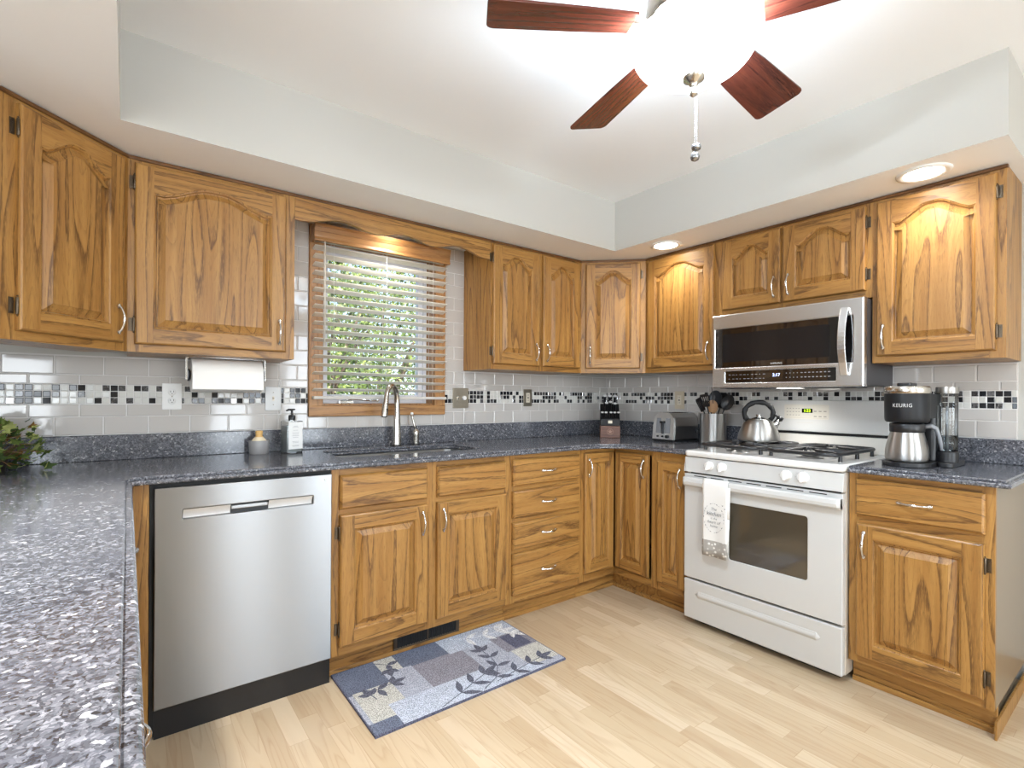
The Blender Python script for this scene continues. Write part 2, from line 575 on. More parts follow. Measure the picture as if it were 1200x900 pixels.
def clip(a, b, regs, z0, z1):
    for rx0, rx1, rz0, rz1 in regs:
        x0, x1, y0, y1 = max(a, rx0), min(b, rx1), max(z0, rz0), min(z1, rz1)
        if x1 - x0 > .006 and y1 - y0 > .006: yield x0, x1, y0, y1


def backsplash(name, label, regs, origin, to_world, mbands, seed):
    rnd = random.Random(seed)
    root = thing(name, label, 'backsplash', (0, 0, 0))
    g = MB()
    for r in regs: g.box(r[0], r[1], -.0072, -.0005, r[2], r[3])
    tl, tu = MB(), MB()
    P = .1545
    for z0, z1, odd in ROWS:
        t = tl if z1 < 1.16 else tu
        x = origin + (P / 2 if odd else 0) - 30 * P
        while x < 3:
            for a, b, c, d in clip(x + .0009, x + P - .0009, regs, z0, z1):
                e = .004
                vs = [(a, -.004, c), (b, -.004, c), (b, -.004, d), (a, -.004, d), (a, -.0065, c), (b, -.0065, c), (b, -.0065, d), (a, -.0065, d),
                      (a + e, -.009, c + e), (b - e, -.009, c + e), (b - e, -.009, d - e), (a + e, -.009, d - e)]
                fs = [(8, 9, 10, 11)] + [(i, (i + 1) % 4, 4 + (i + 1) % 4, 4 + i) for i in range(4)] + [(4 + i, 4 + (i + 1) % 4, 8 + (i + 1) % 4, 8 + i) for i in range(4)]
                t.add(vs, fs)
            x += P
    Q = .0265
    bands = []
    for bx0, bx1 in mbands:
        mo = MB()
        bands.append(mo)
        nx = int((bx1 - bx0) / Q)
        for i in range(nx + 1):
            for k in range(3):
                a, c = bx0 + i * Q + .0011, 1.1535 + k * .0265 + .0011
                b, d = min(a + Q - .0022, bx1), c + .0243
                if b - a < .004: continue
                r = rnd.random()
                mi = 0 if r < .45 else 1 if r < .80 else 2 if r < .965 else 3
                e = .0022
                y1, y2 = -.007, -.0088
                tx, tz = rnd.uniform(-.0004, .0004), rnd.uniform(-.0004, .0004)
                vs = [(a, -.004, c), (b, -.004, c), (b, -.004, d), (a, -.004, d), (a, y1, c), (b, y1, c), (b, y1, d), (a, y1, d),
                      (a + e, y2 - tx - tz, c + e), (b - e, y2 + tx - tz, c + e), (b - e, y2 + tx + tz, d - e), (a + e, y2 - tx + tz, d - e)]
                fs = [(8, 9, 10, 11)] + [(j, (j + 1) % 4, 4 + (j + 1) % 4, 4 + j) for j in range(4)] + [(4 + j, 4 + (j + 1) % 4, 8 + (j + 1) % 4, 8 + j) for j in range(4)]
                mo.add(vs, fs, mi)
    root.rotation_euler = (0, 0, to_world)
    g.build('grout_bed', grout_m, root)
    tu.build('upper_subway_tiles', tile_m, root)
    tl.build('lower_subway_tiles', tile_m, root)
    for mo in bands: mo.build('mosaic_band', [mos_light, mos_dark, mos_marble, mos_metal], root)
    return root


wx0, wx1, wz0, wz1 = WX0 - CW - .001, WX1 + CW + .001, WZ0 - .056, WZ1 + .059
regs = [(-3.66, -2.432, 1.0225, 1.354), (-2.432, wx0, 1.0225, 2.112), (wx0, wx1, 1.0225, wz0), (wx0, wx1, wz1, 2.112), (wx1, -1.342, 1.0225, 2.112), (-1.342, -.0095, 1.0225, 1.354)]
backsplash('tile_backsplash', 'grey subway tiles with a black mosaic band on the sink wall', regs, -3.27, 0, [(-3.65, wx0), (wx1, -.012)], 3)
# stove wall: local x runs along -y of the room
regs = [(.0005, 2.326, 1.0225, 1.354), (1.14, 1.905, .93, 1.0225)]
backsplash('tile_backsplash', 'grey subway tiles with a black mosaic band on the stove wall', regs, .03, -PI / 2, [(.002, 2.324)], 5)

# ================================================================== CABINETS
def pull(parent, x, z, vertical=True, L=.112, y0=-.02):
    m = MB()
    pts, rad = [], []
    for i in range(13):
        t = i / 12
        q = (t - .5) * L * .86
        out = -.006 - .022 * math.sin(PI * t) ** .7
        r = .0034 + .0021 * math.exp(-((t - .5) / .16) ** 2) + .0022 * (math.exp(-(t / .1) ** 2) + math.exp(-((1 - t) / .1) ** 2))
        pts.append((0, out, q) if vertical else (q, out, 0))
        rad.append(r)
    m.tube(pts, rad, 10)
    for s in (-1, 1):
        q = s * L * .43
        e = s * L * .07
        f = [(0, -.001, q - e * .6), (0, -.005, q), (0, -.004, q + e * .7), (0, -.001, q + e)]
        if not vertical: f = [(p[2], p[1], 0) for p in f]
        m.tube(f, [.006, .0085, .006, .002], 10)
    return m.build('handle', chrome, parent, (x, y0, z), sharp=50)


def hinge(parent, x, z, side):
    """surface hinge on the frame next to a door edge; side = -1 door is to the right of it"""
    m = MB()
    s = side
    m.box(-.007, .006, -.003, 0, -.025, .025)
    m.box(-.004, .004, -.005, -.003, -.016, .016)
    m.tube([(s * -.009, -.012, -.026), (s * -.009, -.012, .026)], .0045, 8)
    for zz in (-.03, .03): m.lathe([(.0005, -.003), (.0035, 0), (.0005, .003)], (s * -.009, -.012, zz), 8)
    m.lathe([(.003, 0), (.003, .002)], (0, -.008, .011), 8, axis='Y')
    return m.build('hinge', bronze, parent, (x, 0, z), bevel=.001)


def arch_pts(xa, xb, z, rise, n=26):
    pts = []
    for i in range(n + 1):
        t = i / n
        q = (0.5 - abs(t - .5)) / .5
        s = min(max((q - .10) / .78, 0), 1)
        h = rise * (s * s * (3 - 2 * s))
        dip = -.07 * rise * math.exp(-((q - .13) / .06) ** 2)
        pts.append((xa + (xb - xa) * t, z + h + dip))
    return pts


def inset(loop, d):
    n = len(loop)
    out = []
    for i in range(n):
        p0, p1, p2 = Vector(loop[i - 1]), Vector(loop[i]), Vector(loop[(i + 1) % n])
        a, b = (p1 - p0).normalized(), (p2 - p1).normalized()
        na, nb = Vector((-a.y, a.x)), Vector((-b.y, b.x))
        k = (na + nb)
        k = k / max(.35, (1 + na.dot(nb)))
        q = p1 + k * d
        out.append((q.x, q.y))
    return out


def door(parent, x0, x1, z0, z1, arch=False, hs=None, handle=None, T=.02, st=.06, rb=.062, rtop=.062, name='door', y=0.0, loc=None, rise=.055):
    W, H = x1 - x0, z1 - z0
    ax, bx, az = st, W - st, rb
    tz = H - (.104 if arch else rtop)
    m = MB()
    e = .007
    # outer edge: back rectangle, side, rounded lip to the front
    L0 = [(0, 0), (W, 0), (W, H), (0, H)]
    L1 = [(e, e), (W - e, e), (W - e, H - e), (e, H - e)]
    lip = [(e * .35, e * .35), (W - e * .35, e * .35), (W - e * .35, H - e * .35), (e * .35, H - e * .35)]
    vs = [(x, 0, z) for x, z in L0] + [(x, -T * .55, z) for x, z in L0] + [(x, -T * .86, z) for x, z in lip] + [(x, -T, z) for x, z in L1]
    for lv in range(3):
        for i in range(4):
            j = (i + 1) % 4
            m.add([vs[lv * 4 + i], vs[lv * 4 + j], vs[lv * 4 + 4 + j], vs[lv * 4 + 4 + i]], [(0, 1, 2, 3)], 1 if i in (0, 2) else 0)
    m.add([vs[3], vs[2], vs[1], vs[0]], [(0, 1, 2, 3)], 0)
    top = arch_pts(ax, bx, tz, rise) if arch else [(ax + (bx - ax) * i / 4, tz) for i in range(5)]
    # frame front: stiles run full height, rails between them
    F = lambda pts, mi: m.add([(x, -T, z) for x, z in pts], [tuple(range(len(pts)))], mi)
    F([(e, e), (ax, e), (ax, H - e), (e, H - e)], 0)
    F([(bx, e), (W - e, e), (W - e, H - e), (bx, H - e)], 0)
    F([(ax, e), (bx, e), (bx, az), (ax, az)], 1)
    for p, q in zip(top, top[1:]): F([p, q, (q[0], H - e), (p[0], H - e)], 1)
    loop = [(ax, az), (bx, az)] + top[::-1]
    if not arch: loop = [(ax, az), (bx, az), (bx, tz), (ax, tz)]
    lv = [(loop, -T), (inset(loop, .003), -T * .84), (inset(loop, .006), -T * .80), (inset(loop, .010), -T * .36), (inset(loop, .0135), -T * .33), (inset(loop, .036), -T * .90), (inset(loop, .0375), -T * .98)]
    for (A, ya), (B, yb) in zip(lv, lv[1:]):
        n = len(A)
        for i in range(n):
            j = (i + 1) % n
            hor = abs(A[j][0] - A[i][0]) > abs(A[j][1] - A[i][1])
            m.add([(A[i][0], ya, A[i][1]), (A[j][0], ya, A[j][1]), (B[j][0], yb, B[j][1]), (B[i][0], yb, B[i][1])], [(0, 1, 2, 3)], 1 if (hor and yb > -T * .8 and ya < -T * .6) else 0)
    B, yb = lv[-1]
    m.add([(x, yb, z) for x, z in B], [tuple(range(len(B)))], 0)
    o = m.build(name, [oak_v, oak_h], parent, loc or (x0, y, z0))
    if hs:
        hx = -.011 if hs == 'L' else W + .011
        for zz in (.075, H - .075): hinge(o, hx, zz, -1 if hs == 'L' else 1)
    if handle: pull(o, handle[0] if handle[0] > 0 else W + handle[0], handle[1] if handle[1] > 0 else H + handle[1], True, y0=-T)
    return o


def drawer(parent, x0, x1, z0, z1, handle=True, T=.022):
    W, H = x1 - x0, z1 - z0
    m = MB()
    e = .008
    L = [[(0, 0), (W, 0), (W, H), (0, H)], [(0, 0), (W, 0), (W, H), (0, H)], [(.002, .002), (W - .002, .002), (W - .002, H - .002), (.002, H - .002)], [(e, e), (W - e, e), (W - e, H - e), (e, H - e)]]
    ys = [0, -T * .5, -T * .68, -T]
    for k in range(3):
        for i in range(4):
            j = (i + 1) % 4
            m.quad((L[k][i][0], ys[k], L[k][i][1]), (L[k][j][0], ys[k], L[k][j][1]), (L[k + 1][j][0], ys[k + 1], L[k + 1][j][1]), (L[k + 1][i][0], ys[k + 1], L[k + 1][i][1]))
    m.quad(*[(x, -T, z) for x, z in L[3]])
    m.quad(*[(x, 0, z) for x, z in L[0][::-1]])
    o = m.build('drawer_front', oak_h, parent, (x0, 0, z0))
    if handle: pull(o, W / 2, H / 2, False, y0=-T)
    return o


def carcass(root, W, H0, H1, D, toe=0.0, top=True, side_m=None, y0=.019, xs0=0.0, xs1=None, trimtoe=.565):
    t = .016
    xs1 = W if xs1 is None else xs1
    m = MB()
    m.box(xs0, xs0 + t, y0, D, H0, H1).box(xs1 - t, xs1, y0, D, H0, H1)
    m.box(xs0 + t, xs1 - t, y0, D, H0, H0 + t).box(xs0 + t, xs1 - t, D - .008, D, H0 + t, H1)
    if top: m.box(xs0 + t, xs1 - t, y0, D - .008, H1 - t, H1)
    o = m.build('carcass', side_m or oak_v, root)
    if toe:
        MB().box(xs0, xs1, .05, .066, 0, H0).box(xs0, xs1, .04, .05, 0, .022).build('toe_kick', oak_h, root, bevel=.002)
    return o


def face_frame(root, W, z0, z1, stiles, rails, crown=False):
    m = MB()
    for a, b in stiles: m.box(a, b, 0, .019, z0, z1, 0)
    xs = sorted(stiles)
    for a, b, x0, x1 in rails: m.box(x0, x1, .0004, .0186, a, b, 1)
    o = m.build('face_frame', [oak_v, oak_h], root)
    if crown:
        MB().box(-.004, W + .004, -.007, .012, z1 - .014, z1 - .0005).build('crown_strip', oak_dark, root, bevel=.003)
    return o


UZ0, UH = 1.358, .755
DZ0, DZ1 = .03, .728       # wall cabinet door, local z


def upper(name, label, loc, rz, W, doors, D=.303, z0=UZ0, dz=(DZ0, DZ1), stiles=None, group='wall cabinets under the soffit', lside=None):
    H = UZ0 + UH - z0
    root = thing(name, label, 'cabinet', (loc[0], loc[1], z0), rz, group)
    carcass(root, W, 0, H, D)
    st = stiles or [(0, .05), (W - .05, W)]
    face_frame(root, W, 0, H, st, [(0, .045, .03, W - .03), (H - .045, H, .03, W - .03)], crown=True)
    for x0, x1, hs, hd in doors:
        W_ = x1 - x0
        door(root, x0, x1, dz[0], dz[1], True, hs, ((.03 if hd == 'L' else -.03), .085), rise=.055)
    return root


xl = -3.0375
s2 = math.sqrt(.5)
# diagonal corner cabinet, left
Wd = .305 / s2
upper('corner_wall_cabinet', 'oak diagonal corner wall cabinet at the far left of the picture', (xl - .305, -.61), PI / 4, Wd, [(.042, Wd - .028, 'L', 'R')], D=.19)
upper('wall_cabinet', 'wide single-door oak wall cabinet above the paper towel roll', (xl, -.305), 0, .606, [(.022, .568, 'L', 'R')])
upper('wall_cabinet', 'oak wall cabinet with two narrow doors just right of the window', (-1.345, -.305), 0, .741, [(.01, .362, 'L', 'R'), (.392, .716, 'R', 'L')], stiles=[(0, .03), (.345, .41), (.711, .741)])
upper('corner_wall_cabinet', 'oak diagonal corner wall cabinet above the knife block', (-.604, -.305), -PI / 4, .299 / s2, [(.03, .299 / s2 - .035, 'R', 'L')], D=.19)
upper('wall_cabinet', 'brightly lit oak wall cabinet directly left of the microwave', (-.305, -.604), -PI / 2, .531, [(.024, .497, None, 'R')])
upper('wall_cabinet', 'short two-door oak wall cabinet directly above the microwave', (-.305, -1.135), -PI / 2, .753, [(.02, .344, None, 'R'), (.357, .728, 'R', 'L')], z0=1.662, dz=(.034, .424), stiles=[(0, .03), (.335, .366), (.723, .753)])
upper('wall_cabinet', 'oak wall cabinet above the coffee maker at the far right', (-.305, -1.888), -PI / 2, .446, [(.018, .418, 'R', 'L')])

# scalloped valance over the window
vx0, vx1 = -2.4305, -1.346
pts = []
n = 90
for i in range(n + 1):
    x = vx0 + (vx1 - vx0) * i / n
    dx = x + 1.888
    s = min(max((.5 - abs(dx)) / .07, 0), 1)
    zz = 1.998 + s * (.022 + .014 * math.cos(2 * PI * dx / .325))
    pts.append((x, zz))
me = plate_mesh(pts + [(vx1, 2.112), (vx0, 2.112)], t=.019)
m = MB().mesh(me, 0, Matrix.Translation((0, -.286, 0)) @ Matrix.Rotation(PI / 2, 4, 'X'))
va = m.build('window_valance', oak_h)
tag(va, 'scalloped oak valance board bridging the cabinets above the window', 'valance')
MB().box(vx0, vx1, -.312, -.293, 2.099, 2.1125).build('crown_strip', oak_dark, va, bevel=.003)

# ------------------------------------------------------------------ base cabinets
BF = -.61
FZ0, FZ1 = .10, CB


def base(name, label, loc, rz, W, D=.588, side_m=None, stiles=None, midrail=True, mid=None):
    root = thing(name, label, 'cabinet', (loc[0], loc[1], 0), rz, 'base cabinets under the granite counter')
    carcass(root, W, FZ0, FZ1, D, toe=.06, top=False, side_m=side_m)
    st = stiles or [(0, .035), (W - .035, W)]
    rails = [(FZ0, FZ0 + .045, .035, W - .035), (FZ1 - .055, FZ1, .035, W - .035)]
    for z in (mid or []): rails.append((z - .018, z + .018, .035, W - .035))
    face_frame(root, W, FZ0, FZ1, st, rails)
    return root


r = base('sink_base_cabinet', 'oak sink base cabinet with two false drawers and two doors', (-2.356, BF), 0, .928, mid=[.705], stiles=[(0, .035), (.44, .493), (.893, .928)])
drawer(r, .032, .439, .716, .860, False)
drawer(r, .492, .893, .716, .860, False)
door(r, .032, .442, .138, .692, False, 'L', (-.03, -.085))
door(r, .491, .899, .138, .692, False, None, (.03, -.085))
# floor register set in its toe kick
v = thing('toe_kick_vent', 'black slotted air register in the toe kick under the sink', 'vent', (-2.057, -.564, .022))
m = MB()
m.box(0, .35, -.006, 0, 0, .008).box(0, .35, -.006, 0, .058, .066).box(0, .018, -.006, 0, .008, .058).box(.332, .35, -.006, 0, .008, .058).box(.17, .18, -.006, 0, .008, .058)
m.build('frame', bronze, v, bevel=.002)
m = MB()
for i in range(24):
    x = .024 + i * .0132
    m.box(x, x + .004, -.005, -.0005, .008, .058)
m.build('louvre', blackm, v)
MB().box(.018, .332, -.001, 0, .008, .058).build('duct', blackm, v)

r = base('drawer_cabinet', 'oak base cabinet with a stack of four drawers', (-1.4275, BF), 0, .53, mid=[.705, .538, .37])
for z0, z1 in ((.722, .862), (.552, .694), (.384, .527), (.142, .363)): drawer(r, .013, .5, z0, z1)

# corner cabinet: two leaves meeting in the inner corner
root = thing('corner_base_cabinet', 'oak corner base cabinet with two doors meeting in the inner corner', 'cabinet', (-.897, BF, 0), 0, 'base cabinets under the granite counter')
m = MB()
m.box(.0, .016, .019, .588, FZ0, FZ1).box(.019 + .287, .875, -.314, -.298, FZ0, FZ1)
m.box(.016, .875, .019, .588, FZ0, FZ0 + .016).box(.306, .875, -.298, .019, FZ0, FZ0 + .016).box(.016, .875, .58, .588, FZ0 + .016, FZ1).box(.867, .875, -.298, .58, FZ0 + .016, FZ1)
m.build('carcass', oak_v, root)
m = MB()
m.box(0, .03, 0, .019, FZ0, FZ1).box(.03, .287, .0004, .0186, FZ0, FZ0 + .04, 1).box(.03, .287, .0004, .0186, FZ1 - .03, FZ1, 1)
m.box(.287, .306, -.314, -.285, FZ0, FZ1).box(.2874, .3056, -.285, .019, FZ0, FZ0 + .04, 2).box(.2874, .3056, -.285, .019, FZ1 - .03, FZ1, 2)
oak_y = oak('honey_oak_depth', 'Y', OL, OM, OD)
m.build('face_frame', [oak_v, oak_h, oak_y], root)
MB().box(0, .337, .05, .066, 0, FZ0).box(.337, .353, -.314, .066, 0, FZ0).box(0, .327, .04, .05, 0, .022).box(.327, .337, -.314, .05, 0, .022).build('toe_kick', oak_h, root, bevel=.002)
dl = door(root, .014, .2662, .148, .862, False, None, (.028, -.085), st=.048, rb=.055, rtop=.055)
dr = door(root, 0, .25, .148, .862, False, None, (-.028, -.085), st=.048, rb=.055, rtop=.055, loc=(.287, -.0205, .148))
dr.rotation_euler = (0, 0, -PI / 2)

r = base('base_cabinet', 'narrow oak base cabinet squeezed between corner and stove', (BF, -.925), -PI / 2, .214)
door(r, .018, .198, .146, .838, False, None, (-.026, -.085), st=.042, rb=.055, rtop=.055)

r = base('base_cabinet', 'oak base cabinet right of the stove with one drawer and one door', (BF, -1.905), -PI / 2, .451, side_m=taupe, mid=[.695])
drawer(r, .026, .426, .715, .862)
door(r, .030, .424, .132, .682, False, 'R', (.03, -.085))
MB().box(.451, .458, .0, .588, 0, .062).build('skirting', oak_v, r)

# left filler beside the dishwasher and the peninsula base
t = tag(MB().box(-3.058, -2.974, BF, BF + .019, .0, CB).build('filler_panel', oak_v), 'narrow oak filler strip left of the dishwasher', 'panel')
root = thing('peninsula_cabinet', 'oak cabinets under the peninsula counter at lower left, seen edge on', 'cabinet', (-3.064, -3.35, 0), PI / 2, 'base cabinets under the granite counter')
PW = 2.70
carcass(root, PW, FZ0, FZ1, .56, toe=.06, top=False)
face_frame(root, PW, FZ0, FZ1, [(0, .035), (.85, .9), (1.75, 1.8), (PW - .035, PW)], [(FZ0, FZ0 + .045, .035, PW - .035), (FZ1 - .04, FZ1, .035, PW - .035)])
for k in range(3):
    x0 = .03 + k * .9
    drawer(root, x0, x0 + .82, .716, .86)
    door(root, x0, x0 + .405, .138, .692, False, None, (-.03, -.085))
    door(root, x0 + .415, x0 + .82, .138, .692, False, None, (.03, -.085))

# ------------------------------------------------------------------ countertops
def arc(cx, cy, r, a0, a1, n=14):
    return [(cx + r * math.cos(math.radians(a0 + (a1 - a0) * i / n)), cy + r * math.sin(math.radians(a0 + (a1 - a0) * i / n))) for i in range(n + 1)]


R = .2


def long_top(g):
    # g: how far this layer steps back from the outer lip
    F_ = -.645 + g
    out = [(-3.66, -.001), (-.001, -.001), (-.001, -1.136), (F_, -1.136)]
    out += arc(-.645 - R, -.645 - R, R + g, 0, 90)            # inner corner, bulging into the room
    out += arc(-3.021 + .03, -.645 - .03, .03 + g, 90, 180, 6)
    return out + [(-3.021 - g, -3.4), (-3.66, -3.4)]


F_ = -.645
hole = rrect(-2.262, -1.505, -.475, -.135, .05)
STEP = .016
lay = []
for g, z0, z1, bv in ((0, CB, .904, .0075), (STEP, .9025, CT, .0045)):
    lay.append((plate_mesh(long_top(g), [hole], t=z1 - z0, bevel=bv, res=3), z0))
m = MB()
for me, z0 in lay: m.mesh(me, 0, Matrix.Translation((0, 0, z0)))
ct = m.build('granite_countertop', granite_m)
tag(ct, 'long blue-grey granite countertop round the sink, corner and peninsula', 'countertop')
m = MB().box(-3.66, -.022, -.021, -.001, CT, 1.022).box(-.021, -.001, -1.138, -.001, CT, 1.022)
tag(m.build('granite_upstand', granite_m, bevel=.003), 'granite upstand behind the long counter, under the tiles', 'backsplash')
m = MB()
for g, z0, z1, bv in ((0, CB, .904, .0075), (STEP, .9025, CT, .0045)):
    out = [(F_ + g, -1.909), (F_ + g, -2.402 + g), (-.001, -2.402 + g), (-.001, -1.909)]
    m.mesh(plate_mesh(out, t=z1 - z0, bevel=bv, res=3), 0, Matrix.Translation((0, 0, z0)))
c2 = m.build('granite_countertop', granite_m)
tag(c2, 'short granite countertop under the coffee maker right of the stove', 'countertop')
tag(MB().box(-.021, -.001, -2.398, -1.909, CT, 1.022).build('granite_upstand', granite_m, bevel=.003), 'short granite upstand behind the coffee maker', 'backsplash')

# undermount sink
sk = thing('kitchen_sink', 'undermount steel sink bowl below the faucet', 'sink', (-1.884, -.305, .69))
a, b, c, d = .392, .392, .182, .182
m = MB()
l0 = rrect(-.39, .39, -.182, .182, .05)
l1 = rrect(-.372, .372, -.164, .164, .045)
l2 = rrect(-.355, .355, -.147, .147, .05)
zt = CB - .69
n = len(l0)
rings = [([(x, y, zt - .001) for x, y in l0]), ([(x, y, zt - .001) for x, y in l1]), ([(x, y, .02) for x, y in l2]), ([(x * .9, y * .9, .004) for x, y in l2])]
vs = [p for r_ in rings for p in r_]
fs = [(k * n + i, k * n + (i + 1) % n, (k + 1) * n + (i + 1) % n, (k + 1) * n + i) for k in range(3) for i in range(n)] + [tuple(3 * n + i for i in range(n))]
m.add(vs, [f[::-1] for f in fs], 0, True)
bo = m.build('bowl', steel_x, sk, sharp=40)
sol = bo.modifiers.new('solidify', 'SOLIDIFY'); sol.thickness = .002; sol.offset = 1
MB().lathe([(.042, .004), (.042, .007), (.03, .006), (.012, .003)], (0, 0, .001), 24, cap0=False).build('drain', chrome, sk)
# ================================================================== DISHWASHER
DW0, DW1 = -2.962, -2.358
dw = thing('dishwasher', 'stainless steel dishwasher with a recessed pocket handle', 'dishwasher', (DW0, -.63, 0))
Wd = DW1 - DW0
MB().box(-.010, Wd - .001, .022, .60, .01, .884).build('tub_housing', blackm, dw)
px0, px1, pz0, pz1 = .083, .528, .755, .79
me = plate_mesh([(.002, .108), (Wd - .002, .108), (Wd - .002, .870), (.002, .870)], [rrect(px0, px1, pz0, pz1, .004)], t=.022, bevel=.003)
dp = MB().mesh(me, 0, Matrix.Translation((0, .022, 0)) @ Matrix.Rotation(PI / 2, 4, 'X')).build('door_panel', steel_x, dw)
m = MB()
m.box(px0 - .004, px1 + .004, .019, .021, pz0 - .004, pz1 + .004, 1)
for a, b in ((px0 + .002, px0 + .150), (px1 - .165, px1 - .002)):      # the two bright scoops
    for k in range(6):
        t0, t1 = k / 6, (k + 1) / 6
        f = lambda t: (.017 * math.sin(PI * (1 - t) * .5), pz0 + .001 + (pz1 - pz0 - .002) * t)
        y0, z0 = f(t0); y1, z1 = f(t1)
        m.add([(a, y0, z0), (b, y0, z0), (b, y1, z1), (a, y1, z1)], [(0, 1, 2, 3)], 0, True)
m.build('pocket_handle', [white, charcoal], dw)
MB().box(px0 + .152, px1 - .168, .004, .018, pz0 + .016, pz1 - .006).build('latch_bar', steel_x, dw, bevel=.002)
MB().lathe([(.0001, -.0008), (.0042, -.0006), (.0042, .0)], (Wd - .030, -.0002, .850), 14, axis='Y').build('indicator_button', white, dw)
MB().box(.004, Wd - .002, .02, .035, .0, .106).build('toe_panel', black, dw)

# ================================================================== STOVE
st = thing('gas_stove', 'white freestanding gas stove with an oven window and storage drawer', 'stove', (-.66, -1.143, 0), -PI / 2)
W = .757
m = MB()
m.box(0, .02, .032, .62, .03, .884).box(W - .02, W, .032, .62, .03, .884).box(.02, W - .02, .6, .62, .03, .884)
m.build('side_panels', enamel2, st, bevel=.003)
MB().box(.02, W - .02, .034, .06, .04, .884).box(.03, W - .03, .06, .10, 0, .05).build('inner_frame', blackm, st)
# storage drawer with the long finger lip
m = MB()
m.box(.002, W - .002, 0, .032, .032, .236)
dpn = m.build('storage_drawer', enamel, st, bevel=.006, seg=3)
m = MB()
for k in range(10):
    t0, t1 = k / 10, (k + 1) / 10
    f = lambda t: (-.001 - .007 * math.sin(PI * min(1, t * 1.25) * .8) ** 1.2 * (1 - t) ** .25, .150 + .036 * t)
    y0, z0 = f(t0); y1, z1 = f(t1)
    m.add([(.09, y0, z0), (.655, y0, z0), (.655, y1, z1), (.09, y1, z1)], [(0, 1, 2, 3)], 0, True)
for x, s in ((.09, -1), (.655, 1)):
    m.add([(x + s * .02, -.001, .168)] + [(x, f(k / 10)[0], f(k / 10)[1]) for k in range(11)], [tuple([0, i + 1, i + 2]) for i in range(10)], 0, True)
m.build('finger_lip', enamel, dpn)
# oven door
win_o = rrect(.252, .617, .395, .676, .012)
me = plate_mesh([(.002, .247), (W - .002, .247), (W - .002, .795), (.002, .795)], [win_o], t=.032, bevel=.004)
od = MB().mesh(me, 0, Matrix.Translation((0, .032, 0)) @ Matrix.Rotation(PI / 2, 4, 'X')).build('oven_door', enamel, st)
me = plate_mesh(rrect(.245, .624, .388, .683, .012), t=.006)
MB().mesh(me, 0, Matrix.Translation((0, .012, 0)) @ Matrix.Rotation(PI / 2, 4, 'X')).build('oven_window', plain('dark_oven_glass', S(74, 66, 54), .04, spec=1.0), od)
m = MB()
pr = [(-.0, .728), (-.022, .731), (-.034, .742), (-.037, .756), (-.033, .772), (-.024, .779), (-.016, .777), (-.012, .768)]
xs_ = [(.010, .8), (.022, 1), (W - .014, 1), (W - .002, .8)]
for (xa, sa), (xb, sb) in zip(xs_, xs_[1:]):
    for p, q in zip(pr, pr[1:]): m.add([(xa, p[0] * sa, p[1]), (xb, p[0] * sb, p[1]), (xb, q[0] * sb, q[1]), (xa, q[0] * sa, q[1])], [(0, 1, 2, 3)], 0, True)
for xa, sa in (xs_[0], xs_[-1]): m.add([(xa, p[0] * sa, p[1]) for p in pr], [tuple(range(len(pr)))], 0)
for x in (.011, W - .036): m.box(x, x + .034, -.024, .002, .735, .776)
m.build('handle', enamel, od, sharp=40)
m = MB()
for k in range(7):
    x = .06 + k * .094
    m.box(x, x + .07, -.0006, .004, .7835, .788)
m.build('vent_slots', blackm, od)
# control panel with knobs
m = MB()
m.add([(.001, -.004, .804), (W - .001, -.004, .804), (W - .001, .008, .881), (.001, .008, .881), (.001, .034, .804), (W - .001, .034, .804), (W - .001, .034, .881), (.001, .034, .881)],
      [(0, 1, 2, 3), (4, 7, 6, 5), (0, 4, 5, 1), (3, 2, 6, 7), (0, 3, 7, 4), (1, 5, 6, 2)])
m.box(.014, .017, -.0045, 0, .81, .87)
cp = m.build('control_panel', enamel, st, bevel=.003)
tilt = Matrix.Rotation(-math.atan2(.012, .077), 4, 'X')
for x in (.146, .216, .526, .598):
    k = MB()
    k.lathe([(.024, 0), (.024, -.004), (.021, -.007), (.0195, -.020), (.017, -.023), (.0, -.024)], (0, 0, 0), 28, axis='Y', cap0=False, cap1=False)
    k.box(-.0045, .0045, -.034, -.006, -.021, .021)
    kb = k.build('knob', white, cp, (x, .0035, .847), bevel=.0015, sharp=40)
    kb.rotation_euler = (0, .25 if x < .2 else .0, 0)
    t = MB()
    t.box(-.003, .003, -.0012, -.0004, .026, .0275)
    t.box(-.035, -.028, -.0014, -.0004, -.002, .0)
    t.build('dial_mark', plain('grey_print', S(150, 148, 144), .5), cp, (x, .0035, .847))
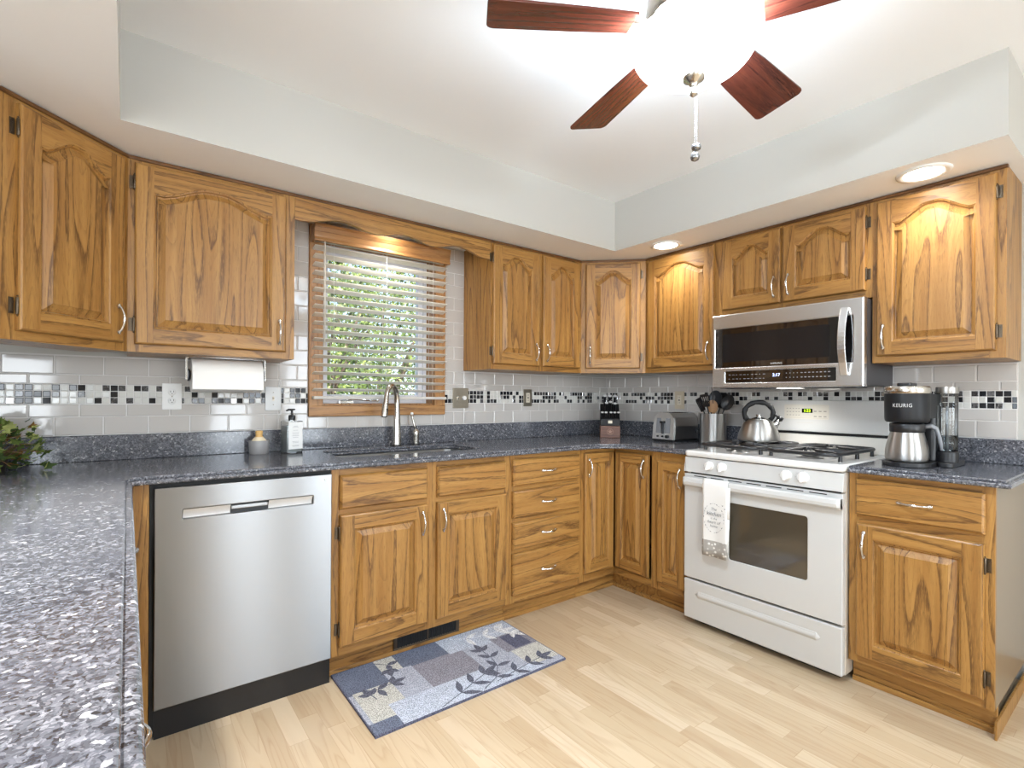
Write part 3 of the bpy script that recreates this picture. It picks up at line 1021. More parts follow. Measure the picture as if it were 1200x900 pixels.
# cooktop
me = plate_mesh(rrect(-.003, W + .003, -.006, .60, .03), t=.032, bevel=.012, res=4)
MB().mesh(me, 0, Matrix.Translation((0, 0, .885)), True).build('cooktop', plain('white_cooktop_enamel', S(220, 219, 216), .12, spec=.5), st, sharp=35)
ZT = .917
for gx in (.205, .555):
    for by in (.17, .43):
        b = MB()
        b.lathe([(.058, 0), (.056, .003), (.04, .004), (.038, .010), (.0, .010)], (gx, by, ZT - .001), 28, m=1, cap0=False, cap1=False)
        b.lathe([(.032, .010), (.034, .013), (.033, .017), (.026, .019), (.0, .0195)], (gx, by, ZT), 28, cap0=False, cap1=False)
        b.build('burner', [iron, plain('burner_bowl_grey', S(120, 118, 116), .3, metal=.6)], st)
    g = MB()
    hw, y0, y1, zg = .150, .05, .545, ZT + .036
    loop = rrect(gx - hw, gx + hw, y0, y1, .05, 6)
    loop.append(loop[0]); loop.append(loop[1])
    g.tube([(x, y, zg - .004) for x, y in loop], .0092, 8, caps=False)
    g.tube([(gx - hw, .30, zg - .004), (gx + hw, .30, zg - .004)], .0085, 8)
    for by in (.17, .43):
        for k in range(4):
            a = PI / 4 + k * PI / 2
            for da in (-.42, .42):
                e = Vector((math.cos(a + da) * .17, math.sin(a + da) * .17))
                ex = max(-hw, min(hw, e.x)); ey = max((y0 - by) if by < .3 else .30 - by, min(.30 - by if by < .3 else y1 - by, e.y))
                i_ = Vector((math.cos(a + da * .6), math.sin(a + da * .6))) * .038
                g.tube([(gx + ex, by + ey, zg - .004), (gx + (ex + i_.x) / 2, by + (ey + i_.y) / 2, zg + .002), (gx + i_.x, by + i_.y, zg + .003)], [.0085, .008, .007], 8)
    for x in (gx - hw, gx + hw):
        for y in (y0 + .06, .30, y1 - .06): g.tube([(x, y, zg - .004), (x, y, ZT - .001)], [.0075, .009], 8)
    g.build('burner_grate', iron, st, sharp=50)
# backguard
m = MB()
m.add([(.012, .575, .917), (W - .012, .575, .917), (W - .012, .598, 1.0), (.012, .598, 1.0), (.012, .645, .917), (W - .012, .645, .917), (W - .012, .645, 1.0), (.012, .645, 1.0)],
      [(0, 1, 2, 3), (4, 7, 6, 5), (0, 4, 5, 1), (3, 2, 6, 7), (0, 3, 7, 4), (1, 5, 6, 2)])
m.build('riser', plain('warm_white_enamel', S(206, 202, 194), .16), st, bevel=.003)
MB().box(.03, W - .03, .600, .645, 1.0, 1.02).build('vent_gap', blackm, st)
out = [(.012, 1.014)] + [(W - .012, 1.014)] + arc(W - .012 - .028, 1.186 - .028, .028, 0, 90, 6) + arc(.012 + .028, 1.186 - .028, .028, 90, 180, 6)
me = plate_mesh(out, t=.065, bevel=.007, res=3)
bg = MB().mesh(me, 0, Matrix.Translation((0, .645, 0)) @ Matrix.Rotation(PI / 2, 4, 'X'), True).build('backguard', enamel, st, sharp=35)
YB = .5795
m = MB()
greyp = plain('beige_print', S(184, 176, 160), .5)
greyd = plain('grey_button', S(150, 146, 138), .5)
me = plate_mesh(rrect(.252, .480, 1.082, 1.162, .006), t=.0008)
T0 = lambda y: Matrix.Translation((0, y, 0)) @ Matrix.Rotation(PI / 2, 4, 'X')
kp = MB().mesh(me, 0, T0(YB + .0008)).build('keypad', plain('keypad_white', S(210, 205, 194), .25), bg)
m = MB()
for x0, x1, z in ((.256, .474, 1.088), (.256, .474, 1.157), (.315, .402, 1.062)): m.box(x0, x1, YB - .0005, YB + .0004, z, z + .0012)
for x in (.413, .437, .461):
    for z in (1.126, 1.098): m.box(x - .007, x + .007, YB - .0006, YB, z - .003, z + .003, 1)
for x in (.268, .284, .300, .316, .330):
    for z in (1.140, 1.122, 1.104): m.box(x - .004, x + .004, YB - .0006, YB, z - .002, z + .002, 1)
m.build('key_printing', [greyp, greyd], kp)
me = plate_mesh(rrect(.345, .399, 1.117, 1.140, .002), t=.001)
dsp = MB().mesh(me, 0, T0(YB + .0002)).build('clock_display', plain('display_black', S(20, 26, 14), .15), bg)
MB().mesh(text_mesh('1:23', .021, .0002), 0, face_mat((.372, YB - .0010, 1.1285), 0)).build('clock_digits', emis('green_digits', S(190, 235, 40), 1.6), dsp)

# towel over the oven handle
tw = thing('dish_towel', 'white tea towel with grey lettering hanging from the oven handle', 'towel', (-.66, -1.143, 0), -PI / 2)
xa, xb = .136, .268
def tow(side, x, zb):
    pts = []
    pr_ = [(-.0012, zb), (-.0012, .60), (-.0012, .74), (.0006, .762), (.008, .779), (.020, .7835), (.033, .780)]
    return pr_
m = MB()
nx = 14
prof = [(-.0415, .40), (-.0415, .44), (-.0415, .48), (-.0415, .53), (-.0415, .58), (-.041, .64), (-.041, .70), (-.0425, .752), (-.038, .776), (-.026, .785), (-.017, .783), (-.0085, .772)]
wv = lambda t, z: -.003 * math.sin(t * 7 + 1) * min(1, max(0, (.75 - z) / .2))
vs = [(xa + (xb - xa) * i / nx, y + wv(i / nx, z), z) for y, z in prof for i in range(nx + 1)]
fs0, fs1 = [], []
for r_ in range(len(prof) - 1):
    for i in range(nx):
        (fs1 if prof[r_ + 1][1] <= .4801 else fs0).append((r_ * (nx + 1) + i, r_ * (nx + 1) + i + 1, (r_ + 1) * (nx + 1) + i + 1, (r_ + 1) * (nx + 1) + i))
m.add(vs, fs0, 0, True)
k0 = len(m.v) - len(vs)
for f in fs1:
    m.f.append([q + k0 for q in f]); m.mi.append(1); m.sm.append(True)
# folded back layer showing at the right edge
for z0, z1, x1a, x1b in ((.44, .60, .272, .279), (.60, .755, .279, .281)):
    m.add([(xb - .03, -.0390, z0), (x1a, -.0385, z0), (x1b, -.0385, z1), (xb - .03, -.0390, z1)], [(0, 1, 2, 3)], 0, True)
towel_w = plain('white_cotton', S(228, 226, 222), .9)
_n = NT('grey_floral_hem')
towel_g = _n.set(col=_n.ramp(_n.n('TexVoronoi', {'Vector': _n.coords(), 'Scale': 55.0}).outputs['Distance'], [(.28, S(232, 230, 226)), (.36, S(168, 164, 158)), (1, S(160, 156, 150))]), rough=.9)
cl = m.build('cloth', [towel_w, towel_g], tw)
so = cl.modifiers.new('solidify', 'SOLIDIFY'); so.thickness = .0016; so.offset = -1
m = MB()
for txt, z, s in (('The', .640, .020), ('kitchen', .617, .027), ('is the', .594, .016), ('heart of', .575, .021), ('home', .556, .018)):
    m.mesh(text_mesh(txt, s, .0001, shear=.25), 0, face_mat((.200, -.0472, z), 0))
for k in range(30):
    a = 2 * PI * k / 30
    if k % 6 == 4: continue
    x, z = .200 + .054 * math.cos(a), .596 + .072 * math.sin(a)
    t = Vector((-math.sin(a) * .054, 0, math.cos(a) * .072)).normalized()
    nrm = Vector((t.z, 0, -t.x))
    p = Vector((x, -.0472, z))
    l_, w_ = .006, .0009 if k % 3 else .0022
    m.add([p - t * l_, p + nrm * w_, p + t * l_, p - nrm * w_], [(0, 1, 2, 3)])
for k in range(5):
    p = Vector((.238 + k * .006, -.0472, .668 - k * .007)); d = Vector((.006, 0, .006 if k % 2 else -.004))
    m.add([p, p + d * .5 + Vector((.002, 0, -.002)), p + d, p + d * .5 + Vector((-.002, 0, .002))], [(0, 1, 2, 3)])
m.build('lettering', plain('dark_grey_print', S(120, 120, 122), .8), cl)

# ================================================================== MICROWAVE
mw = thing('microwave_oven', 'stainless over-the-range microwave above the stove', 'microwave', (-.40, -1.145, 1.25), -PI / 2)
W = .74
H = .405
MB().box(.002, W - .002, .04, .388, .006, H - .002).build('housing', plain('dark_housing', S(58, 56, 58), .4), mw, bevel=.003)
wz0, wz1 = .112, .327
me = plate_mesh([(0, 0), (W, 0), (W, H), (0, H)], [rrect(.016, .696, wz0, wz1, .003), rrect(.076, .626, .029, .091, .005)], t=.04, bevel=.006, res=3)
fr = MB().mesh(me, 0, Matrix.Translation((0, .04, 0)) @ Matrix.Rotation(PI / 2, 4, 'X')).build('front_frame', steel_y, mw)
me = plate_mesh(rrect(.010, .702, wz0 - .006, wz1 + .006, .003), t=.012)
MB().mesh(me, 0, T0(.016)).build('door_window', blackglass, mw)
m = MB()
m.mesh(plate_mesh(rrect(.060, .60, wz0 + .03, wz1 - .03, .012), t=.0003), 0, T0(.0039))
m.build('screen_mesh', plain('window_screen_grey', S(26, 26, 28), .12), mw)
MB().mesh(text_mesh('SAMSUNG', .0125, .0002, space=1.05), 0, face_mat((.352, .0035, wz0 + .012), 0)).build('brand_lettering', plain('silver_print', S(210, 210, 210), .4), mw)
me = plate_mesh(rrect(.070, .632, .023, .097, .005), t=.012)
cpn = MB().mesh(me, 0, T0(.017)).build('control_strip', blackglass, mw)
MB().mesh(text_mesh('2:17', .022, .0002), 0, face_mat((.352, .0045, .064), 0)).build('clock_digits', emis('blue_white_digits', S(190, 205, 255), 2.2), cpn)
m = MB()
for i in range(10):
    for k in range(2):
        x = .095 + i * .021
        m.box(x, x + (.012 if (i + k) % 3 else .007), .0042, .005, .048 + k * .022, .0505 + k * .022)
kpm = plain('grey_key_print', S(150, 150, 152), .5)
m.build('key_printing', kpm, cpn)
m = MB()
for i in range(12):
    for k in range(2):
        x = .40 + i * .0175
        m.box(x, x + (.004 if i < 4 else .009), .0042, .005, .048 + k * .022, .052 + k * .022)
m.build('key_printing', kpm, cpn)
m = MB()
pts, n = [], 16
for i in range(n + 1):
    t = i / n
    pts.append((.665, -.012 - .038 * math.sin(PI * t), .05 + .315 * t))
vs, fs = [], []
for x, y, z in pts:
    vs += [(x - .0165, y, z), (x + .0165, y, z), (x + .0145, y + .010, z), (x - .0145, y + .010, z)]
for i in range(n):
    for k in range(4):
        fs.append((i * 4 + k, i * 4 + (k + 1) % 4, i * 4 + 4 + (k + 1) % 4, i * 4 + 4 + k))
fs += [(3, 2, 1, 0), (n * 4, n * 4 + 1, n * 4 + 2, n * 4 + 3)]
m.add(vs, fs)
m.box(.650, .680, -.012, .002, .052, .066).box(.650, .680, -.012, .002, .349, .363)
m.build('handle', steel_y, mw, bevel=.003)
m = MB()
m.box(.05, .30, .06, .20, -.004, .006).box(.44, .69, .06, .20, -.004, .006).box(.04, .70, .012, .04, -.003, .004, 1)
m.build('grease_filter', [charcoal, blackm], mw, bevel=.002)
MB().box(.31, .43, .10, .17, -.003, .006).build('cooktop_lamp', emis('lit_cooktop_lamp', (1, .97, .9, 1), 5), mw)
ml = light('cooktop_bulb', 'SPOT', (0, 0, 0), 3.2, col=(1, .97, .92), spot_size=math.radians(150), spot_blend=.8, shadow_soft_size=.05)
ml.parent = mw
ml.location = (.37, .15, -.012)

# ================================================================== LIGHTS
def can(label, x, y, power, z=ZS, cone=150):
    r = thing('recessed_light', label, 'ceiling light', (x, y, z), 0)
    MB().lathe([(.092, -.0005), (.091, -.005), (.080, -.008), (.068, -.006), (.066, -.001)], (0, 0, 0), 40, cap0=False, cap1=False).build('trim_ring', white, r)
    MB().lathe([(.0665, -.0035), (.0001, -.0042)], (0, 0, 0), 40, cap0=False, cap1=False).build('lens', can_lens, r)
    l = light('recessed_bulb', 'SPOT', (0, 0, -.02), power, col=(.95, .94, .93) if z < 2.3 else (.70, .85, 1), spot_size=math.radians(cone), spot_blend=.8, shadow_soft_size=.06)
    l.parent = r
    return r


can('recessed ceiling light shining above the knife block corner', -.455, -.868, CAN_P)
can('recessed ceiling light above the far right cabinet', -.457, -2.11, CAN_P)
can('recessed light hidden behind the scalloped window valance', -1.885, -.165, CAN_P * .55)

can('recessed ceiling light in the left soffit over the peninsula, nearer the sink', -3.36, -1.45, ROOM_P * 4.5, cone=100)
can('recessed ceiling light in the left soffit over the peninsula, nearer the viewer', -3.36, -2.75, ROOM_P * 4.5, cone=100)
for x, y, w_ in ((-1.0, -3.4, 'behind the viewer by the stove wall'), (-1.5, -4.8, 'farthest behind the viewer'), (-4.8, -2.4, 'in the adjoining room at the left'), (-4.8, -4.2, 'at the back of the adjoining room')):
    can('added recessed fill light ' + w_, x, y, ROOM_P, z=ZC)  # unseen cans, added so the floor bounces more light upwards

dm = thing('added_dome_light', 'added round frosted dome light, unseen behind the viewer in the middle of the room', 'ceiling light', (-2.16, -3.62, 0))  # unseen lamp, added to give the dishwasher front its bright band
MB().lathe([(.165, ZC - .0005), (.168, ZC - .012), (.16, ZC - .02)], (0, 0, 0), 40, cap0=False, cap1=False).build('base_ring', nickel, dm)
MB().lathe([(.158, ZC - .018)] + [(.158 * math.cos(PI / 2 * i / 8), ZC - .018 - .075 * math.sin(PI / 2 * i / 8)) for i in range(1, 9)], (0, 0, 0), 40, cap0=False, cap1=False).build('glass_dome', emis('lit_dome_glass', (.8, .9, 1, 1), 14), dm)
dl_ = light('added_dome_bulb', 'SPOT', (0, 0, 0), DOME_P, col=(.70, .85, 1), spot_size=math.radians(176), spot_blend=.9, shadow_soft_size=.12)
dl_.parent = dm
dl_.location = (0, 0, ZC - .125)

# ceiling fan
fan = thing('ceiling_fan', 'ceiling fan with reddish wood blades and a lit white glass bowl', 'ceiling fan', (-1.807, -1.94, 0), 0)
MB().lathe([(.07, ZC - .001), (.075, ZC - .02), (.06, ZC - .05), (.055, 2.33), (.10, 2.31), (.125, 2.28), (.13, 2.235), (.12, 2.218), (.06, 2.21), (.045, 2.20), (.045, 2.15)], (0, 0, 0), 40).build('motor_housing', nickel, fan, sharp=40)
prof = [(.155, 2.174), (.163, 2.168), (.164, 2.156)]
for i in range(1, 13):
    a = PI / 2 * i / 12
    prof.append((.164 * math.cos(a), 2.156 - .092 * math.sin(a)))
bw = MB().lathe(prof, (0, 0, 0), 48, cap0=False, cap1=False).build('glass_bowl', bowl_m, fan)
fl = light('fan_bulb', 'SPOT', (-1.807, -1.94, 2.05), FAN_P, col=(.70, .85, 1), spot_size=math.radians(176), spot_blend=1.0, shadow_soft_size=.10)
fl.parent = fan
fl.location = (0, 0, 2.045)
MB().lathe([(.030, 2.067), (.028, 2.058), (.014, 2.050), (.009, 2.036), (.011, 2.028), (.011, 2.020), (.004, 2.014)], (0, 0, 0), 24, cap0=False).build('finial', nickel, fan, sharp=60)
for k in range(3):      # the bulbs inside the open bowl also throw light up past the blades
    a = k * 2.094 + .5
    ul = light('fan_bulb', 'POINT', (0, 0, 0), UP_P / 3, col=(.70, .85, 1), shadow_soft_size=.03)
    ul.parent = fan
    ul.location = (.10 * math.cos(a), .10 * math.sin(a), 2.168)
m = MB()
for cx in (-.003, .006):
    z = 2.012
    while z > 1.885:
        m.lathe([(.0002, -.0014), (.0013, 0), (.0002, .0014)], (.010 + cx, .0, z), 6)
        z -= .0062
pc = m.build('pull_chain', plain('steel_beads', S(120, 120, 120), .35, metal=.8), fan)
m = MB()
m.lathe([(.0005, -.010), (.011, -.006), (.0135, 0), (.011, .006), (.0005, .010)], (.014, 0, 1.880), 16)
m.lathe([(.0005, -.013), (.010, -.008), (.013, 0), (.009, .009), (.003, .013), (.002, .018)], (.008, 0, 1.852), 16)
m.build('pull_knob', plain('smoky_chrome_glass', S(150, 150, 150), .1, metal=.9), pc)
for k in range(5):
    a = math.radians(75.5 - 72 * k)
    rot = Matrix.Rotation(a, 4, 'Z') @ Matrix.Translation((0, 0, 2.20)) @ Matrix.Rotation(math.radians(-14), 4, 'X')
    out = [(.17, -.055), (.30, -.066), (.545, -.078)] + arc(.545, -.058, .02, -90, 0, 5) + arc(.545, .058, .02, 0, 90, 5) + [(.30, .066), (.17, .055)]
    me = plate_mesh(out, t=.007, bevel=.002)
    b = MB().mesh(me).build('blade', cherry, fan)
    b.matrix_local = rot
    mm = MB()
    mm.box(.09, .26, -.012, .012, .007, .013).box(.20, .26, -.035, .035, .007, .011)
    mm.build('blade_iron', nickel, b, bevel=.002)
# ================================================================== WINDOW BLIND
bl = thing('window_blind', 'cream slatted wooden blind with an oak valance over the sink window', 'blind', (-1.889, -.05, 0))
BW = .395
m = MB()
pr = [(-.052, 2.072), (-.050, 2.056), (-.043, 2.036), (-.040, 2.006), (-.045, 1.992), (-.043, 1.986), (-.030, 1.986), (-.030, 2.072)]
vs = [(s * BW, y, z) for s in (-1, 1) for y, z in pr]
n = len(pr)
fs = [(i, (i + 1) % n, n + (i + 1) % n, n + i) for i in range(n)] + [tuple(range(n))[::-1], tuple(range(n, 2 * n))]
m.add(vs, fs)
for s in (-1, 1): m.box(s * BW, s * (BW - .01), -.030, .022, 1.988, 2.072)
m.build('valance', oak_trim_h, bl, bevel=.002)
MB().box(-.385, .385, -.022, .020, 2.020, 2.068).build('head_rail', slat_m, bl)
NS = 19
for i in range(NS):
    z = 2.003 - i * .0432
    m = MB()
    k = 5
    for j in range(k):
        t0, t1 = j / k - .5, (j + 1) / k - .5
        f = lambda t: (t * .05, .004 * (1 - 4 * t * t) * .6 - t * .012)
        (y0, a0), (y1, a1) = f(t0), f(t1)
        m.add([(-.386, y0, a0 - .0014), (.386, y0, a0 - .0014), (.386, y1, a1 - .0014), (-.386, y1, a1 - .0014), (-.386, y0, a0 + .0014), (.386, y0, a0 + .0014), (.386, y1, a1 + .0014), (-.386, y1, a1 + .0014)],
              [(0, 3, 2, 1), (4, 5, 6, 7)] + ([(0, 1, 5, 4)] if j == 0 else []) + ([(2, 3, 7, 6)] if j == k - 1 else []) + [(0, 4, 7, 3), (1, 2, 6, 5)])
    m.build('slat', slat_m, bl, (0, 0, z))
MB().box(-.386, .386, -.024, .024, 1.176, 1.192).build('bottom_rail', slat_m, bl, bevel=.003)
for x in (-.29, .0, .29):
    m = MB()
    for y in (-.0262, .0262): m.tube([(x, y, 2.02), (x, y, 1.19)], .0009, 5)
    m.build('ladder_cord', white, bl)
m = MB()
m.tube([(-.34, -.036, 2.0), (-.34, -.036, 1.45)], .0042, 8)
m.build('tilt_wand', slat_m, bl)

# ================================================================== FAUCET AND WALL PLATES
fa = thing('kitchen_faucet', 'brushed nickel pull-down kitchen faucet arching over the sink', 'faucet', (-1.83, -.09, CT))
d = Vector((-.8, -.6, 0))
m = MB()
m.lathe([(.030, 0), (.030, .006), (.026, .010)], (0, 0, 0), 28, m=1, cap1=False)
m.lathe([(.0255, .008), (.024, .03), (.0205, .12), (.0165, .20), (.0150, .245)], (0, 0, 0), 28, cap0=False, cap1=False)
m.build('body', [nickel, black], fa, sharp=50)
pts, R_ = [], .060
for i in range(15):
    a = PI * i / 14 * .93
    pts.append(Vector((0, 0, .245)) + d * (R_ - R_ * math.cos(a)) + Vector((0, 0, 1)) * (R_ * 1.55 * math.sin(a)))
MB().tube(pts, [.015] * 9 + [.0148, .0145, .014, .0138, .0138, .0138], 16, caps=False).build('spout', nickel, fa)
e = pts[-1]
dn = (pts[-1] - pts[-2]).normalized()
m = MB()
m.tube([e, e + dn * .004, e + dn * .03, e + dn * .085, e + dn * .098], [.0138, .0150, .0158, .0178, .0165], 18)
m.tube([e + dn * .098, e + dn * .101], [.0155, .014], 18, m=1)
m.box(-.006, .006, -.0175, -.012, -.028, .0, 1, Matrix.Translation(e + dn * .055) @ Matrix.Rotation(.35, 4, 'Z'))
m.build('spray_head', [nickel, black], fa, sharp=50)
lv = thing('faucet_lever', 'small brushed nickel side lever standing right of the faucet', 'faucet lever', (-1.705, -.075, CT))
MB().lathe([(.024, 0), (.024, .005), (.0185, .008)], (0, 0, 0), 24, m=1, cap1=False).lathe([(.0185, .006), (.0180, .055), (.0195, .066), (.0185, .078), (.010, .088), (.002, .090)], (0, 0, 0), 24).build('base', [nickel, black], lv, sharp=50)
MB().tube([(0, 0, .082), (-.008, .004, .11), (-.018, .010, .155), (-.020, .011, .172)], [.0075, .0055, .0062, .0085], 12).build('lever_arm', nickel, lv)
MB().lathe([(.0085, 0), (.0092, .006), (.007, .013), (.0, .014)], (-.0205, .011, 1.088 - CT), 14, cap1=False).build('lever_tip', white, lv)


def plate(name, label, cat, loc, rz, w, h, mat, kind):
    r = thing(name, label, cat, loc, rz)
    me = plate_mesh(rrect(-w / 2, w / 2, -h / 2, h / 2, .004), t=.006, bevel=.002)
    MB().mesh(me, 0, Matrix.Rotation(PI / 2, 4, 'X')).build('cover_plate', mat, r)
    sm = MB()
    if kind == 'duplex':
        for s in (-1, 1):
            o = MB()
            o.lathe([(.0155, -.0058), (.0155, -.0078), (.0148, -.0084), (.0001, -.0084)], (0, 0, s * .0195), 22, axis='Y', cap0=False, cap1=False)
            rc = o.build('receptacle', white, r)
            o = MB()
            for x in (-.0055, .0055): o.box(x - .0011, x + .0011, -.0088, -.008, s * .0195 - .001, s * .0195 + .0065)
            o.lathe([(.0022, -.0088), (.0022, -.008)], (0, 0, s * .0195 - .0065), 10, axis='Y')
            o.build('slots', charcoal, rc)
        sm.lathe([(.003, -.0072), (.003, -.005)], (0, 0, 0), 10, axis='Y')
    if kind == 'toggle' or kind == 'double':
        xs = [0] if kind == 'toggle' else [-.023, .023]
        for i, x in enumerate(xs):
            o = MB()
            if kind == 'double' and i == 1:
                o.lathe([(.014, -.006), (.0135, -.016), (.012, -.019), (.0001, -.019)], (x, 0, 0), 22, axis='Y', cap0=False, cap1=False)
                o.build('dimmer_knob', white, r, sharp=40)
            else:
                o.box(x - .005, x + .005, -.0072, -.0055, -.0115, .0115)
                o.add([(x - .0035, -.006, -.004), (x + .0035, -.006, -.004), (x + .0035, -.006, .005), (x - .0035, -.006, .005), (x - .003, -.017, .004), (x + .003, -.017, .004), (x + .003, -.016, .009), (x - .003, -.016, .009)],
                      [(0, 1, 5, 4), (1, 2, 6, 5), (2, 3, 7, 6), (3, 0, 4, 7), (4, 5, 6, 7)])
                o.build('toggle', offw if kind == 'toggle' else nickel, r)
            for z in (-.03, .03): sm.lathe([(.0028, -.0072), (.0028, -.005)], (x, 0, z), 10, axis='Y')
    if kind == 'rocker':
        o = MB()
        o.box(-.0165, .0165, -.0082, -.0055, -.033, .033)
        rk = o.build('insert', offw, r, bevel=.001)
        o = MB()
        for s in (-1, 1):
            for x in (-.0055, .0055): o.box(x - .001, x + .001, -.0086, -.008, s * .018 - .003, s * .018 + .005)
        o.box(-.006, .006, -.0088, -.008, -.004, .004)
        o.build('slots', charcoal, rk)
    if sm.v: sm.build('screw', pewter, r)
    return r


plate('wall_outlet', 'white duplex wall outlet left of the paper towel roll', 'outlet', (-2.876, -.009, 1.186), 0, .074, .118, white, 'duplex')
plate('light_switch', 'pale grey toggle switch plate left of the window', 'light switch', (-2.456, -.009, 1.178), 0, .074, .118, plain('pale_grey_plate', S(206, 206, 204), .3), 'toggle')
plate('dimmer_switch', 'wide satin nickel switch plate with a dimmer knob right of the window', 'light switch', (-1.367, -.009, 1.186), 0, .115, .125, pewter, 'double')
plate('wall_outlet', 'bronze framed outlet on the tiles between dimmer plate and corner', 'outlet', (-.826, -.009, 1.190), 0, .074, .118, pewter, 'rocker')
plate('wall_outlet', 'beige outlet on the stove wall above the toaster', 'outlet', (-.009, -.665, 1.180), -PI / 2, .074, .122, plain('beige_plate', S(196, 182, 158), .35), 'rocker')

# ================================================================== THINGS ON THE COUNTER
# paper towels
ph = thing('paper_towel_holder', 'chrome paper towel bracket screwed under the wide wall cabinet', 'paper towel holder', (-2.68, -.16, UZ0))
m = MB()
m.box(-.158, -.150, -.014, .014, -.10, -.0005).box(.150, .158, -.014, .014, -.10, -.0005).box(-.158, .158, -.02, .02, -.0045, -.0005)
m.build('bracket', chrome, ph, bevel=.001)
for s in (-1, 1): MB().lathe([(.028, s * .150), (.026, s * .142), (.012, s * .138)], (0, 0, -.078), 20, axis='X').build('end_disc', charcoal, ph)
MB().tube([(-.14, 0, -.078), (.14, 0, -.078)], .008, 12).build('rod', chrome, ph)
pr_ = thing('paper_towel_roll', 'white paper towel roll hanging under the wide wall cabinet', 'paper towel', (-2.68, -.16, UZ0 - .078))
m = MB()
m.lathe([(.019, -.137), (.0715, -.137), (.0725, -.135), (.0725, .135), (.0715, .137), (.019, .137), (.019, -.137)], (0, 0, 0), 48, axis='X', cap0=False, cap1=False)
m.build('roll', paper, pr_, sharp=40)
MB().lathe([(.0188, -.1375), (.0188, .1375), (.017, .1375), (.017, -.1375)], (0, 0, 0), 24, axis='X', cap0=False, cap1=False).build('cardboard_core', plain('cardboard', S(176, 150, 116), .9), pr_)
m = MB()
for k in range(6): m.add([(-.1368, -.0726 - .0003 * k, .01 - k * .012), (.1368, -.0726 - .0003 * k, .01 - k * .012), (.1368, -.0729 - .0003 * k, -.002 - k * .012), (-.1368, -.0729 - .0003 * k, -.002 - k * .012)], [(0, 1, 2, 3)])
m.build('loose_sheet', paper, pr_)

# scrub brush and its holder
h = thing('brush_holder', 'grey round dish holding the wooden scrub brush by the sink', 'brush holder', (-2.533, -.085, CT))
MB().lathe([(.040, .0), (.042, .002), (.0445, .062), (.0435, .064), (.0415, .062), (.0395, .006), (.0001, .006)], (0, 0, 0), 32, cap1=False).build('cup', plain('grey_ceramic', S(150, 148, 148), .3), h, sharp=50)
b = thing('scrub_brush', 'small wooden palm scrub brush standing in the grey dish', 'brush', (-2.533, -.085, CT + .0065))
MB().lathe([(.001, .104), (.015, .103), (.017, .099), (.0155, .088), (.0150, .078), (.018, .074)], (0, 0, 0), 28, cap0=True).build('wooden_handle', plain('blond_wood', S(216, 172, 104), .45), b, sharp=60)
MB().lathe([(.016, .075), (.024, .068), (.031, .058), (.034, .045), (.035, .03), (.035, .002), (.001, .001)], (0, 0, 0), 28, wob=lambda a, h_: 1 + .03 * math.sin(a * 14), cap0=False).build('bristles', plain('cream_bristle', S(232, 216, 186), .9), b)

# soap dispenser
sp = thing('soap_bottle', 'clear square soap bottle with a white label and black pump', 'soap dispenser', (-2.395, -.125, CT), math.radians(15))
m = MB()
me = plate_mesh(rrect(-.041, .041, -.033, .033, .008), t=.156, bevel=.004)
m.mesh(me, 0, Matrix.Identity(4), True)
m.lathe([(.016, .155), (.014, .158), (.0135, .162)], (0, 0, 0), 20)
m.build('bottle', acrylic, sp, sharp=40)
MB().mesh(plate_mesh(rrect(-.038, .038, -.030, .030, .006), t=.128, bevel=.003), 0, Matrix.Translation((0, 0, .005)), True).build('liquid', plain('milky_soap', S(214, 218, 218), .15, trans=.5), sp, sharp=40)
m = MB()
m.box(-.034, .037, -.0342, -.0334, .020, .150)
lb = m.build('label_sheet', plain('white_label', S(236, 236, 234), .6), sp)
m = MB()
for z, w_ in ((.126, .02), (.121, .03), (.106, .024), (.094, .034), (.087, .03), (.080, .034), (.072, .028), (.052, .034), (.046, .03), (.033, .036), (.029, .03)): m.box(.001 - w_ / 2, .001 + w_ / 2, -.0345, -.0341, z + .004, z + .0056)
m.build('label_print', plain('faint_grey_print', S(170, 172, 172), .7), lb)
m = MB()
m.lathe([(.0165, .160), (.0165, .180), (.014, .183), (.006, .184), (.005, .205), (.009, .207), (.009, .212), (.001, .213)], (0, 0, 0), 20)
m.tube([(0, 0, .209), (-.018, -.002, .210), (-.030, -.003, .205)], [.0055, .005, .0035], 10)
m.tube([(0, 0, .209), (.016, .002, .211)], [.0055, .004], 10)
m.build('pump', black, sp, sharp=50)

